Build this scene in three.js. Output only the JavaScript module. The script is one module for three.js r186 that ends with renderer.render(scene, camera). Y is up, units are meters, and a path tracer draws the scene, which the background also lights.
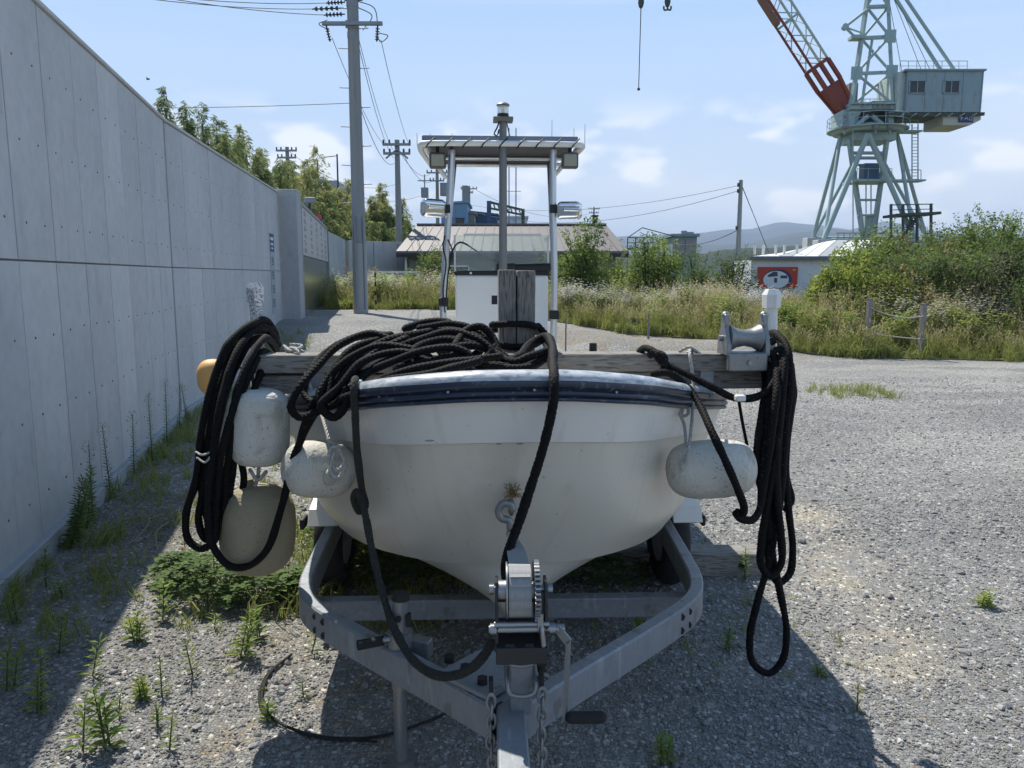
import * as THREE from 'three';
import { mergeGeometries, mergeVertices } from 'three/addons/utils/BufferGeometryUtils.js';
import { RoundedBoxGeometry } from 'three/addons/geometries/RoundedBoxGeometry.js';

// ---------- camera, sky, sun, exposure ----------
const scene = new THREE.Scene();
const EYE = 1.6, FOCAL = 770, PITCH = Math.atan(109 / 770);
const camera = new THREE.PerspectiveCamera(2 * Math.atan(384 / FOCAL) * 180 / Math.PI, 1024 / 768, 0.05, 30000);
camera.position.set(0, EYE, 0);
camera.rotation.x = -PITCH;
scene.add(camera);
const renderer = new THREE.WebGLRenderer({ antialias: true });
renderer.setSize(1024, 768);
renderer.toneMapping = THREE.LinearToneMapping;
renderer.toneMappingExposure = 1.32;
renderer.shadowMap.enabled = true;
const SUN = new THREE.Vector3(-0.335, 1, -0.57).normalize();
const sun = new THREE.DirectionalLight(new THREE.Color(1, 0.945, 0.85), 5.0);
sun.position.copy(SUN).multiplyScalar(120); sun.castShadow = true; sun.shadow.mapSize.set(4096, 4096); sun.shadow.radius = 1;
Object.assign(sun.shadow.camera, { left: -60, right: 60, top: 60, bottom: -60, near: 1, far: 400 });
scene.add(sun, sun.target);

// ---------- seeded noise ----------
function rng(seed) { let s = seed >>> 0; return () => { s = (s + 0x6D2B79F5) | 0; let t = Math.imul(s ^ (s >>> 15), 1 | s); t = (t + Math.imul(t ^ (t >>> 7), 61 | t)) ^ t; return ((t ^ (t >>> 14)) >>> 0) / 4294967296; }; }
const hash = (x, y, s = 0) => { let h = Math.imul(x | 0, 374761393) + Math.imul(y | 0, 668265263) + Math.imul(s | 0, 1442695041) | 0; h = Math.imul(h ^ (h >>> 13), 1274126177); return ((h ^ (h >>> 16)) >>> 0) / 4294967296; };
const sm = (a, b, x) => { const t = Math.min(1, Math.max(0, (x - a) / (b - a))); return t * t * (3 - 2 * t); };
const lerp = (a, b, t) => a + (b - a) * t;
const mod = (a, n) => ((a % n) + n) % n;
function vn(x, y, p, s) {           // value noise, period p cells
  const xi = Math.floor(x), yi = Math.floor(y), fx = x - xi, fy = y - yi, u = fx * fx * (3 - 2 * fx), v = fy * fy * (3 - 2 * fy);
  const x0 = mod(xi, p), x1 = mod(xi + 1, p), y0 = mod(yi, p), y1 = mod(yi + 1, p);
  return lerp(lerp(hash(x0, y0, s), hash(x1, y0, s), u), lerp(hash(x0, y1, s), hash(x1, y1, s), u), v);
}
function fbm(u, v, p, oct = 5, s = 1) { let a = 0, w = 0.5, n = 0; for (let i = 0; i < oct; i++) { a += w * vn(u * p, v * p, p, s + i * 17); n += w; w *= 0.5; p *= 2; } return a / n; }
const noise2 = (x, y, s = 3) => fbm(x / 64, y / 64, 64, 4, s);

{ // computed sky: air and clouds only
  const W = 2048, H = 1024, data = new Float32Array(W * H * 4);
  const stops = [[-90, .28, .28, .27], [-2, .48, .53, .58], [0, .64, .72, .81], [6, .57, .685, .83], [13, .44, .595, .82], [22, .33, .505, .775], [40, .155, .265, .455], [90, .065, .13, .26]];
  for (let j = 0; j < H; j++) {
    const e = ((j + .5) / H - .5) * 180;
    let k = 0; while (k < stops.length - 2 && e > stops[k + 1][0]) k++;
    const t = sm(0, 1, (e - stops[k][0]) / (stops[k + 1][0] - stops[k][0])), c = [1, 2, 3].map(i => lerp(stops[k][i], stops[k + 1][i], t));
    for (let i = 0; i < W; i++) {
      const az = (i + .5) / W, o = (j * W + i) * 4;
      let cl = 0, hz = 0;
      if (e > -1 && e < 40) {
        const wv = e / 90;
        const n = fbm(az + .012 * fbm(az, wv, 64, 3, 91), wv * .62 + .06, 64, 6, 7);
        const band = sm(1, 4, e) * (1 - sm(9, 13, e));
        cl = sm(.545, .70, n) * band * .8;
        const n2 = fbm(az, wv * .9, 20, 5, 33);
        hz = sm(.40, .70, n2) * (1 - sm(7, 15, e)) * .5 + sm(.55, .8, fbm(az * 1, wv * 6, 8, 5, 51)) * .22 * sm(10, 14, e) * (1 - sm(24, 36, e));
      }
      const wc = [.95, .96, .98], m = Math.min(1, cl * .85), q = [.74, .80, .88];
      for (let b = 0; b < 3; b++) data[o + b] = lerp(lerp(c[b], q[b], hz), wc[b], m);
      data[o + 3] = 1;
    }
  }
  const t = new THREE.DataTexture(data, W, H, THREE.RGBAFormat, THREE.FloatType);
  t.mapping = THREE.EquirectangularReflectionMapping; t.magFilter = t.minFilter = THREE.LinearFilter; t.wrapS = THREE.RepeatWrapping; t.needsUpdate = true;
  scene.background = t; scene.environment = t;
}

// ---------- helpers ----------
const V = (x, y, z) => new THREE.Vector3(x, y, z);
const cP = Math.cos(PITCH), sP = Math.sin(PITCH);
// a point of the place, d metres ahead, read off the survey photograph
function at(px, py, d) { const u = (px - 512) / FOCAL, v = (384 - py) / FOCAL, t = d / (cP + v * sP); return V(u * t, EYE + (v * cP - sP) * t, -d); }
const taken = {};
function numbered(n) { if (!(n in taken)) { taken[n] = 0; return n; } return n + '_' + String(++taken[n]).padStart(3, '0'); }
function tag(o, label, category, group, kind) { o.userData.label = label; if (category) o.userData.category = category; if (group) o.userData.group = group; if (kind) o.userData.kind = kind; return o; }
function thing(name, label, category, pos = [0, 0, 0], turn = 0, group) { const o = new THREE.Group(); o.name = numbered(name); o.position.set(...pos); o.rotation.y = turn; scene.add(o); return tag(o, label, category, group); }
function prep(g) { let q = g.index ? g.toNonIndexed() : g; for (const k of Object.keys(q.attributes)) if (!['position', 'normal', 'uv', 'color'].includes(k)) q.deleteAttribute(k); if (!q.attributes.uv) q.setAttribute('uv', new THREE.BufferAttribute(new Float32Array(q.attributes.position.count * 2), 2)); if (!q.attributes.normal) q.computeVertexNormals(); return q; }
function merge(gs) { gs = [gs].flat(9).map(prep); return gs.length === 1 ? gs[0] : mergeGeometries(gs, false); }
function mesh(name, gs, mat, parent = scene) { const m = new THREE.Mesh(merge(gs), mat); m.name = parent === scene ? numbered(name) : name; m.castShadow = m.receiveShadow = true; parent.add(m); return m; }
function part(name, parent) { const g = new THREE.Group(); g.name = name; parent.add(g); return g; }
function struct(name, gs, mat, label) { const m = mesh(name, gs, mat); m.userData.kind = 'structure'; if (label) m.userData.label = label; return m; }
function copy(o, pos, turn, label, s) { const c = o.clone(); c.name = numbered(o.name.replace(/_\d{3}$/, '')); c.userData = { ...o.userData }; if (label) c.userData.label = label; c.position.set(...pos); c.rotation.y = turn; if (s) c.scale.setScalar(s); scene.add(c); return c; }
const M4 = new THREE.Matrix4(), EU = new THREE.Euler();
function place(g, x, y, z, rx = 0, ry = 0, rz = 0) { EU.set(rx, ry, rz); M4.makeRotationFromEuler(EU); M4.setPosition(x, y, z); return g.applyMatrix4(M4); }
function boxUV(g, ou = 0, ov = 0, swap = false) {      // uv in metres, by the face's main direction
  g = prep(g); const p = g.attributes.position, n = g.attributes.normal, uv = g.attributes.uv;
  for (let i = 0; i < p.count; i += 3) {
    const a = Math.abs(n.getX(i) + n.getX(i + 1) + n.getX(i + 2)), b = Math.abs(n.getY(i) + n.getY(i + 1) + n.getY(i + 2)), c = Math.abs(n.getZ(i) + n.getZ(i + 1) + n.getZ(i + 2));
    for (let k = i; k < i + 3; k++) { let u, v; if (a >= b && a >= c) { u = p.getZ(k); v = p.getY(k); } else if (b >= c) { u = p.getX(k); v = p.getZ(k); } else { u = p.getX(k); v = p.getY(k); } if (swap) [u, v] = [v, u]; uv.setXY(k, u + ou, v + ov); }
  }
  return g;
}
function box(w, h, d, x = 0, y = 0, z = 0, rx = 0, ry = 0, rz = 0, o = {}) { const r = o.r ?? 0; let g = r ? new RoundedBoxGeometry(w, h, d, o.seg ?? 2, Math.min(r, w / 2.01, h / 2.01, d / 2.01)) : new THREE.BoxGeometry(w, h, d); g = boxUV(g, o.ou ?? 0, o.ov ?? 0, o.swap); return place(g, x, y, z, rx, ry, rz); }
function cyl(r0, r1, h, x, y, z, rx = 0, ry = 0, rz = 0, n = 16, open = false) { return place(new THREE.CylinderGeometry(r1, r0, h, n, 1, open), x, y, z, rx, ry, rz); }
const UP = V(0, 1, 0);
function bar(a, b, r, r1 = r, n = 8) { const d = b.clone().sub(a), l = d.length(), g = new THREE.CylinderGeometry(r1, r, l, n, 1); const q = new THREE.Quaternion().setFromUnitVectors(UP, d.normalize()); M4.makeRotationFromQuaternion(q); M4.setPosition(a.clone().add(b).multiplyScalar(.5)); return g.applyMatrix4(M4); }
function beam(a, b, w, h = w) { const d = b.clone().sub(a), l = d.length(); const g = boxUV(new THREE.BoxGeometry(w, h, l)); M4.lookAt(a, b, UP); M4.setPosition(a.clone().add(b).multiplyScalar(.5)); return g.applyMatrix4(M4); }
function tube(pts, r, o = {}) {
  const c = new THREE.CatmullRomCurve3(pts, !!o.closed, 'centripetal'), L = c.getLength(), n = Math.max(4, Math.round(L / (o.step ?? .02)));
  const g = new THREE.TubeGeometry(c, n, r, o.radial ?? 8, !!o.closed), uv = g.attributes.uv; for (let i = 0; i < uv.count; i++) uv.setXY(i, uv.getX(i) * L / (o.len ?? .06), uv.getY(i));
  if (o.cap !== false && !o.closed) { const gs = [g.toNonIndexed()]; for (const t of [0, 1]) { const p = c.getPoint(t); gs.push(prep(place(new THREE.SphereGeometry(r, o.radial ?? 8, 5), p.x, p.y, p.z))); } return mergeGeometries(gs.map(prep)); }
  return g;
}
function lathe(pts, n = 24) { return new THREE.LatheGeometry(pts.map(p => new THREE.Vector2(p[0], p[1])), n); }
function grid(nu, nv, f, uvf) {     // surface from f(u,v)
  const P = [], T = [], I = [];
  for (let j = 0; j <= nv; j++) for (let i = 0; i <= nu; i++) { const p = f(i / nu, j / nv); P.push(p.x, p.y, p.z); const t = uvf ? uvf(i / nu, j / nv, p) : [i / nu, j / nv]; T.push(t[0], t[1]); }
  for (let j = 0; j < nv; j++) for (let i = 0; i < nu; i++) { const a = j * (nu + 1) + i, b = a + 1, c = a + nu + 1, d = c + 1; I.push(a, b, d, a, d, c); }
  const g = new THREE.BufferGeometry(); g.setAttribute('position', new THREE.Float32BufferAttribute(P, 3)); g.setAttribute('uv', new THREE.Float32BufferAttribute(T, 2)); g.setIndex(I); g.computeVertexNormals(); return g;
}
function extr(shapePts, depth, bevel = 0) { const s = new THREE.Shape(shapePts.map(p => new THREE.Vector2(p[0], p[1]))); return new THREE.ExtrudeGeometry(s, { depth, bevelEnabled: bevel > 0, bevelSize: bevel, bevelThickness: bevel, bevelSegments: 2, curveSegments: 10 }); }

// ---------- textures (colour, grain, fine relief) ----------
const toS = c => { c = Math.min(1, Math.max(0, c)); return 255 * (c <= .0031308 ? c * 12.92 : 1.055 * Math.pow(c, 1 / 2.4) - .055); };
function tex(n, f, colour = true, m = n) {
  const d = new Uint8Array(n * m * 4);
  for (let j = 0; j < m; j++) for (let i = 0; i < n; i++) { const c = f(i / n, j / m), o = (j * n + i) * 4; if (colour) { d[o] = toS(c[0]); d[o + 1] = toS(c[1]); d[o + 2] = toS(c[2]); } else d[o] = d[o + 1] = d[o + 2] = 255 * Math.min(1, Math.max(0, c)); d[o + 3] = 255; }
  const t = new THREE.DataTexture(d, n, m); t.wrapS = t.wrapT = THREE.RepeatWrapping; t.magFilter = THREE.LinearFilter; t.minFilter = THREE.LinearMipmapLinearFilter; t.generateMipmaps = true; if (colour) t.colorSpace = THREE.SRGBColorSpace; t.needsUpdate = true; return t;
}
function rep(t, u, v = u) { const c = t.clone(); c.repeat.set(1 / u, 1 / v); c.needsUpdate = true; return c; }
const mat = (o) => new THREE.MeshStandardMaterial(o);
const rgb = (r, g, b) => new THREE.Color().setRGB(r, g, b);
const mixc = (a, b, t) => [lerp(a[0], b[0], t), lerp(a[1], b[1], t), lerp(a[2], b[2], t)];

// gravel: a bed of small broken stone
function voro(n, s) {
  const C = []; for (let j = 0; j < n; j++) for (let i = 0; i < n; i++) C.push([i + .15 + .7 * hash(i, j, s), j + .15 + .7 * hash(i, j, s + 1)]);
  return (u, v) => { const x = u * n, y = v * n, xi = Math.floor(x), yi = Math.floor(y); let f1 = 9, f2 = 9, id = 0; for (let b = -1; b <= 1; b++) for (let a = -1; a <= 1; a++) { const i = mod(xi + a, n), j = mod(yi + b, n), c = C[j * n + i], dx = c[0] + (xi + a - i) - x, dy = c[1] + (yi + b - j) - y, d = Math.sqrt(dx * dx + dy * dy); if (d < f1) { f2 = f1; f1 = d; id = j * n + i; } else if (d < f2) f2 = d; } return [f1, f2, id]; };
}
const vg = voro(64, 5), vg2 = voro(30, 9);
const gravelCol = tex(1024, (u, v) => { const w = .012 * (fbm(u, v, 32, 3, 4) - .5), [a, b, id] = vg(u + w, v + w), [a2, b2, id2] = vg2(u, v), r = hash(id, 3), big = hash(id2, 8) > .8 && b2 - a2 > .14; const k = big ? hash(id2, 4) : r, e = sm(.02, .16, big ? b2 - a2 : b - a); let c = mixc([.20, .20, .193], [.34, .338, .325], k * k); if (hash(id, 6) > .93) c = [.52, .51, .50]; if (hash(id, 7) > .94) c = [.27, .23, .18]; const g = .82 + .36 * fbm(u, v, 128, 3, 11); c = mixc([.145, .14, .135], c, .25 + .75 * e); return c.map(q => q * g); });
const gravelBump = tex(1024, (u, v) => { const w = .012 * (fbm(u, v, 32, 3, 4) - .5), [a, b, id] = vg(u + w, v + w), [a2, b2, id2] = vg2(u, v); const big = hash(id2, 8) > .8 ? sm(0, .3, b2 - a2) * .9 : 0; return Math.max(big, sm(0, .34, b - a) * (.3 + .5 * hash(id, 2))) * .9 + .1 * fbm(u, v, 128, 2, 6); }, false);
// concrete
const concCol = tex(1024, (u, v) => { const a = fbm(u, v, 4, 6, 21), s = fbm(u, v, 64, 2, 5), st = fbm(u * 1, v * .06, 64, 4, 44), b = fbm(u, v, 12, 4, 71); let c = mixc([.435, .452, .465], [.495, .51, .52], sm(.25, .75, a)); c = mixc(c, [.28, .28, .275], .28 * sm(.56, .78, st) * sm(.4, .65, b)); c = mixc(c, [.50, .51, .51], .35 * sm(.56, .80, fbm(u, v, 7, 5, 93))); const g = .93 + .14 * s; return c.map(q => q * g); });
const concBump = tex(512, (u, v) => .6 * fbm(u, v, 16, 5, 31) + .4 * (hash(Math.floor(u * 512), Math.floor(v * 512), 1) > .985 ? 0 : 1), false);
// weathered timber, grain along u
const woodCol = tex(512, (u, v) => { const w = v + .02 * fbm(u, v, 4, 3, 3), g = fbm(u * .12 * 4, w, 48, 4, 13), l = fbm(u * .06 * 4, w, 90, 3, 23), k = sm(.55, .75, l); return mixc(mixc([.115, .105, .095], [.27, .26, .245], g), [.05, .046, .042], k * .75); });
const woodBump = tex(512, (u, v) => { const w = v + .02 * fbm(u, v, 4, 3, 3); return fbm(u * .24, w, 90, 3, 23) * -.7 + .8 + .25 * fbm(u * .48, w, 48, 4, 13); }, false);
// plaited rope: u along, v round
const braid = (u, v) => { const n = 4, a = u * n + v * n, b = u * n - v * n; const up = mod(Math.floor(a) + Math.floor(b), 2); const t = up ? mod(b, 1) : mod(a, 1); return [Math.sin(t * Math.PI), Math.floor(a) * 7 + Math.floor(b) * 3, up]; };
const ropeBump = tex(128, (u, v) => braid(u, v)[0], false);
const ropeCol = tex(256, (u, v) => { const [h, id] = braid(u, v); const fl = hash(mod(id, 13), 5) > .80 && h > .9; const k = .55 + .6 * fbm(u, v, 32, 2, 3); return fl ? [.04, .04, .037] : [.0055 * k, .0055 * k, .0058 * k]; });
const oldRopeCol = tex(128, (u, v) => { const k = .6 + .7 * fbm(u, v, 16, 3, 8); return [.030 * k, .031 * k, .026 * k]; });
const layBump = tex(64, (u, v) => Math.abs(Math.sin((u * 2 + v * 3) * Math.PI)), false);
const whiteRopeCol = tex(128, (u, v) => { const k = .55 + .55 * fbm(u, v, 16, 3, 8); return [.52 * k, .51 * k, .48 * k]; });
// gelcoat, foam floats, metals
const gelCol = tex(1024, (u, v) => { const a = fbm(u, v, 4, 5, 61), s = fbm(u, v * .12, 48, 4, 12); let c = mixc([.63, .60, .52], [.67, .64, .56], a); c = mixc(c, [.50, .46, .38], .22 * sm(.56, .80, s)); c = mixc(c, [.44, .40, .31], .3 * sm(.60, .78, fbm(u, v, 6, 6, 119))); if (fbm(u, v, 90, 3, 77) > .85) c = mixc(c, [.25, .23, .2], .5); return c; });
const gelUp = tex(512, (u, v) => { const a = fbm(u, v, 4, 5, 62); let c = mixc([.70, .70, .67], [.75, .745, .71], a); c = mixc(c, [.52, .51, .46], .3 * sm(.6, .8, fbm(u, v * .15, 32, 4, 15))); if (fbm(u, v, 64, 3, 78) > .85) c = mixc(c, [.3, .29, .27], .5); return c; });
const floatCol = (base, dirt, s) => tex(512, (u, v) => { const a = fbm(u, v, 6, 5, s); let c = mixc(base, base.map((q, i) => q * [.86, .85, .8][i]), a); c = mixc(c, dirt, .5 * sm(.62, .80, fbm(u, v, 9, 6, s + 3))); const sp = fbm(u, v, 110, 2, s + 9); c = mixc(c, [.10, .095, .085], .7 * sm(.785, .84, sp)); return c; });
const floatBump = tex(512, (u, v) => .7 * fbm(u, v, 48, 3, 5) + .3 * fbm(u, v, 8, 3, 6), false);
const galvCol = tex(512, (u, v) => { const [a, b, id] = vg(u, v); let c = mixc([.36, .375, .385], [.47, .485, .495], .5 * hash(id, 4) + .5 * fbm(u, v, 6, 4, 8)); c = mixc(c, [.60, .61, .61], .7 * sm(.60, .74, fbm(u * .9, v * .2, 40, 4, 19)) * sm(.45, .6, fbm(u, v, 5, 3, 2))); c = mixc(c, [.2, .17, .13], .5 * sm(.66, .8, fbm(u, v, 18, 4, 27))); return c; });
const craneCol = tex(512, (u, v) => { let c = mixc([.30, .405, .41], [.39, .495, .495], fbm(u, v, 5, 4, 3)); c = mixc(c, [.22, .21, .18], .6 * sm(.58, .78, fbm(u, v, 14, 5, 14))); return c; });
const houseCol = tex(512, (u, v) => { let c = mixc([.225, .315, .36], [.29, .38, .425], fbm(u, v, 4, 4, 5)); c = mixc(c, [.26, .23, .19], .6 * sm(.57, .74, fbm(u, v * .3, 24, 5, 16)) * sm(.4, .6, fbm(u, v, 5, 3, 6))); return c; });
const roofCol = tex(512, (u, v) => { let c = mixc([.135, .124, .124], [.172, .161, .16], fbm(u, v, 5, 5, 3)); return mixc(c, [.17, .14, .12], .5 * sm(.58, .76, fbm(u, v * .2, 32, 4, 9))); });
const soilCol = tex(512, (u, v) => mixc([.05, .06, .025], [.14, .13, .07], fbm(u, v, 10, 6, 3)));
const speckW = tex(256, (u, v) => { const k = fbm(u, v, 24, 4, 7), q = fbm(u, v, 60, 2, 8); return k > .56 || q > .68 ? [.27, .27, .27] : mixc([.62, .63, .63], [.80, .80, .79], fbm(u, v, 8, 3, 2)); });

const MT = {
  concrete: mat({ map: rep(concCol, 3.7), bumpMap: rep(concBump, 1.3), bumpScale: .003, roughness: .88 }),
  concreteDark: mat({ map: rep(concCol, 2.9), color: rgb(.80, .80, .80), bumpMap: rep(concBump, 1.1), bumpScale: .004, roughness: .92 }),
  mortar: mat({ color: rgb(.19, .19, .195), roughness: .95 }),
  pole: mat({ map: rep(concCol, 2), color: rgb(.55, .56, .55), roughness: .9 }),
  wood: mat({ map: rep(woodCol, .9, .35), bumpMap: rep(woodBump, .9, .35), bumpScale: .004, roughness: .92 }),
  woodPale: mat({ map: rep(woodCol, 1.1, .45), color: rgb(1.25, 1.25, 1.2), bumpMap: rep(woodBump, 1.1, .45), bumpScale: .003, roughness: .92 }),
  rope: new THREE.MeshPhysicalMaterial({ map: ropeCol, bumpMap: ropeBump, bumpScale: .0015, roughness: .75, specularIntensity: .45 }),
  oldRope: mat({ map: oldRopeCol, bumpMap: ropeBump, bumpScale: .002, roughness: .9 }),
  whiteRope: mat({ map: whiteRopeCol, bumpMap: layBump, bumpScale: .003, roughness: .9 }),
  hull: new THREE.MeshPhysicalMaterial({ map: rep(gelCol, 1.6), roughness: .38, clearcoat: .25, clearcoatRoughness: .3 }),
  topside: new THREE.MeshPhysicalMaterial({ map: rep(gelUp, 1.3), roughness: .35, clearcoat: .3, clearcoatRoughness: .25 }),
  deck: mat({ map: rep(gelUp, .8), roughness: .7 }),
  blueRail: new THREE.MeshPhysicalMaterial({ map: tex(512, (u, v) => { let c = mixc([.010, .021, .048], [.018, .032, .064], fbm(u, v, 6, 4, 2)); c = mixc(c, [.30, .33, .36], .35 * sm(.60, .80, fbm(u, v * .25, 50, 5, 5))); return c; }), roughness: .38, clearcoat: .2, clearcoatRoughness: .4 }),
  railCap: new THREE.MeshPhysicalMaterial({ map: tex(512, (u, v) => { let c = mixc([.36, .39, .42], [.56, .58, .60], sm(.38, .66, fbm(u, v * .5, 26, 5, 12))); return mixc(c, [.12, .17, .23], .55 * sm(.50, .74, fbm(u, v * .35, 60, 5, 15))); }), roughness: .32, clearcoat: .3, clearcoatRoughness: .3 }),  // chalky wear, with the glare of the sun painted into the pale tone
  galv: mat({ map: rep(galvCol, .8), color: rgb(.60, .63, .67), metalness: .3, roughness: .55 }),
  galvPlain: mat({ map: rep(galvCol, .3), color: rgb(.62, .62, .62), metalness: .6, roughness: .42 }),
  zinc: mat({ color: rgb(.32, .33, .34), metalness: 1, roughness: .4 }),
  chrome: mat({ color: rgb(.82, .83, .84), metalness: 1, roughness: .07 }),
  alu: mat({ color: rgb(.62, .64, .66), metalness: .9, roughness: .35 }),
  steelDark: mat({ color: rgb(.03, .031, .034), roughness: .38, metalness: .3 }),
  black: mat({ color: rgb(.012, .012, .013), roughness: .6 }),
  rubber: mat({ color: rgb(.018, .018, .019), roughness: .85 }),
  webbing: mat({ map: tex(128, (u, v) => { const k = .75 + .35 * Math.abs(Math.sin(u * 40)) * fbm(u, v, 32, 3, 3); return [.33 * k, .34 * k, .34 * k]; }), roughness: .85 }),
  whitePaint: mat({ map: rep(gelUp, .9), roughness: .45 }),
  speck: mat({ map: rep(speckW, .12), bumpMap: rep(speckW, .12), bumpScale: .002, roughness: .8 }),
  foamWhite: mat({ map: floatCol([.66, .645, .59], [.30, .26, .19], 5), bumpMap: floatBump, bumpScale: .006, roughness: .82 }),
  foamGrey: mat({ map: floatCol([.60, .585, .53], [.22, .19, .14], 25), bumpMap: floatBump, bumpScale: .004, roughness: .7 }),
  foamOld: mat({ map: floatCol([.33, .285, .19], [.19, .155, .09], 45), bumpMap: floatBump, bumpScale: .004, roughness: .75 }),
  orange: mat({ color: rgb(.75, .42, .14), roughness: .6 }),
  crane: mat({ map: rep(craneCol, 5), roughness: .6 }),
  craneHouse: mat({ map: rep(houseCol, 5), roughness: .55 }),
  craneWhite: mat({ map: rep(craneCol, 3), color: rgb(1.35, 1.2, 1.12), roughness: .6 }),
  craneRed: mat({ map: tex(256, (u, v) => mixc(mixc([.19, .032, .022], [.28, .06, .04], fbm(u, v, 6, 4, 2)), [.16, .10, .08], .5 * sm(.6, .78, fbm(u, v, 14, 4, 6)))), roughness: .65 }),
  craneDark: mat({ color: rgb(.055, .075, .065), roughness: .7 }),
  blueBox: mat({ color: rgb(.05, .10, .17), roughness: .5 }),
  glassDark: new THREE.MeshPhysicalMaterial({ color: rgb(.02, .025, .028), roughness: .08 }),
  pane: new THREE.MeshPhysicalMaterial({ color: rgb(.90, .95, .93), transmission: .93, thickness: 0, roughness: .12, ior: 1.5 }),
  lensPane: new THREE.MeshPhysicalMaterial({ color: rgb(.9, .9, .82), transmission: .7, thickness: 0, roughness: .2 }),
  roofBrown: mat({ map: rep(roofCol, 4), roughness: .55, metalness: .1 }),
  wallGrey: mat({ map: rep(concCol, 3), color: rgb(.55, .54, .52), roughness: .9 }),
  wallWhite: mat({ map: rep(concCol, 5), color: rgb(1.25, 1.28, 1.32), roughness: .8 }),
  roofWhite: mat({ map: rep(gelUp, 4), roughness: .5 }),
  roofGreyStrip: mat({ map: rep(concCol, 3), color: rgb(.75, .78, .8), roughness: .6 }),
  blueWall: mat({ map: rep(houseCol, 6), color: rgb(.62, .82, 1.15), roughness: .6 }),
  navyWall: mat({ map: rep(houseCol, 6), color: rgb(.14, .26, .46), roughness: .6 }),
  wire: mat({ color: rgb(.06, .065, .07), roughness: .6 }),
  insulator: mat({ color: rgb(.035, .035, .037), roughness: .4 }),
  soil: mat({ map: rep(soilCol, 1.7), roughness: 1 }),
};

// ---------- ground ----------
const track = (x, d) => Math.exp(-Math.pow((x - (1.66 + .2 * (d - 3.2))) / .2, 2)) * sm(2.75, 3.1, d) * (1 - sm(4.8, 5.6, d)) * (.35 + .65 * sm(-.4, .5, Math.sin(d * 6.3 + 1.2)));
const edge = x => x < -1 ? 20 : x < 2 ? lerp(20, 17.2, (x + 1) / 3) : x < 5.6 ? lerp(17.2, 15.1, (x - 2) / 3.6) : x < 9 ? lerp(15.1, 14.35, (x - 5.6) / 3.4) : 14.35 - .02 * (x - 9);
function gh(x, d) {                     // height of the terrain, d metres ahead
  const wl = 1 - sm(-1.5, 3.2, x);
  let h = .72 * sm(11.2, 15.4, d) * wl + .34 * sm(13.6, 17.5, d) * (1 - wl) * sm(.5, 2.5, 14.5 - Math.abs(x - 0) * .0);
  if (x > 4) h *= lerp(1, sm(14.2, 18, d), sm(4, 7, x));
  h += 1.15 * sm(6.5, 12.5, x) * sm(14.8, 20.5, d) * (1 - .95 * sm(21, 28, d));
  h += .16 * sm(14.0, 14.8, d) * (1 - sm(15.2, 16.4, d)) * sm(1, 2, x) * (1 - sm(4.5, 6, x));
  h += (noise2(x * 1.3 + 40, d * 1.3 + 40) - .5) * .05;
  return h;
}
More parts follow.
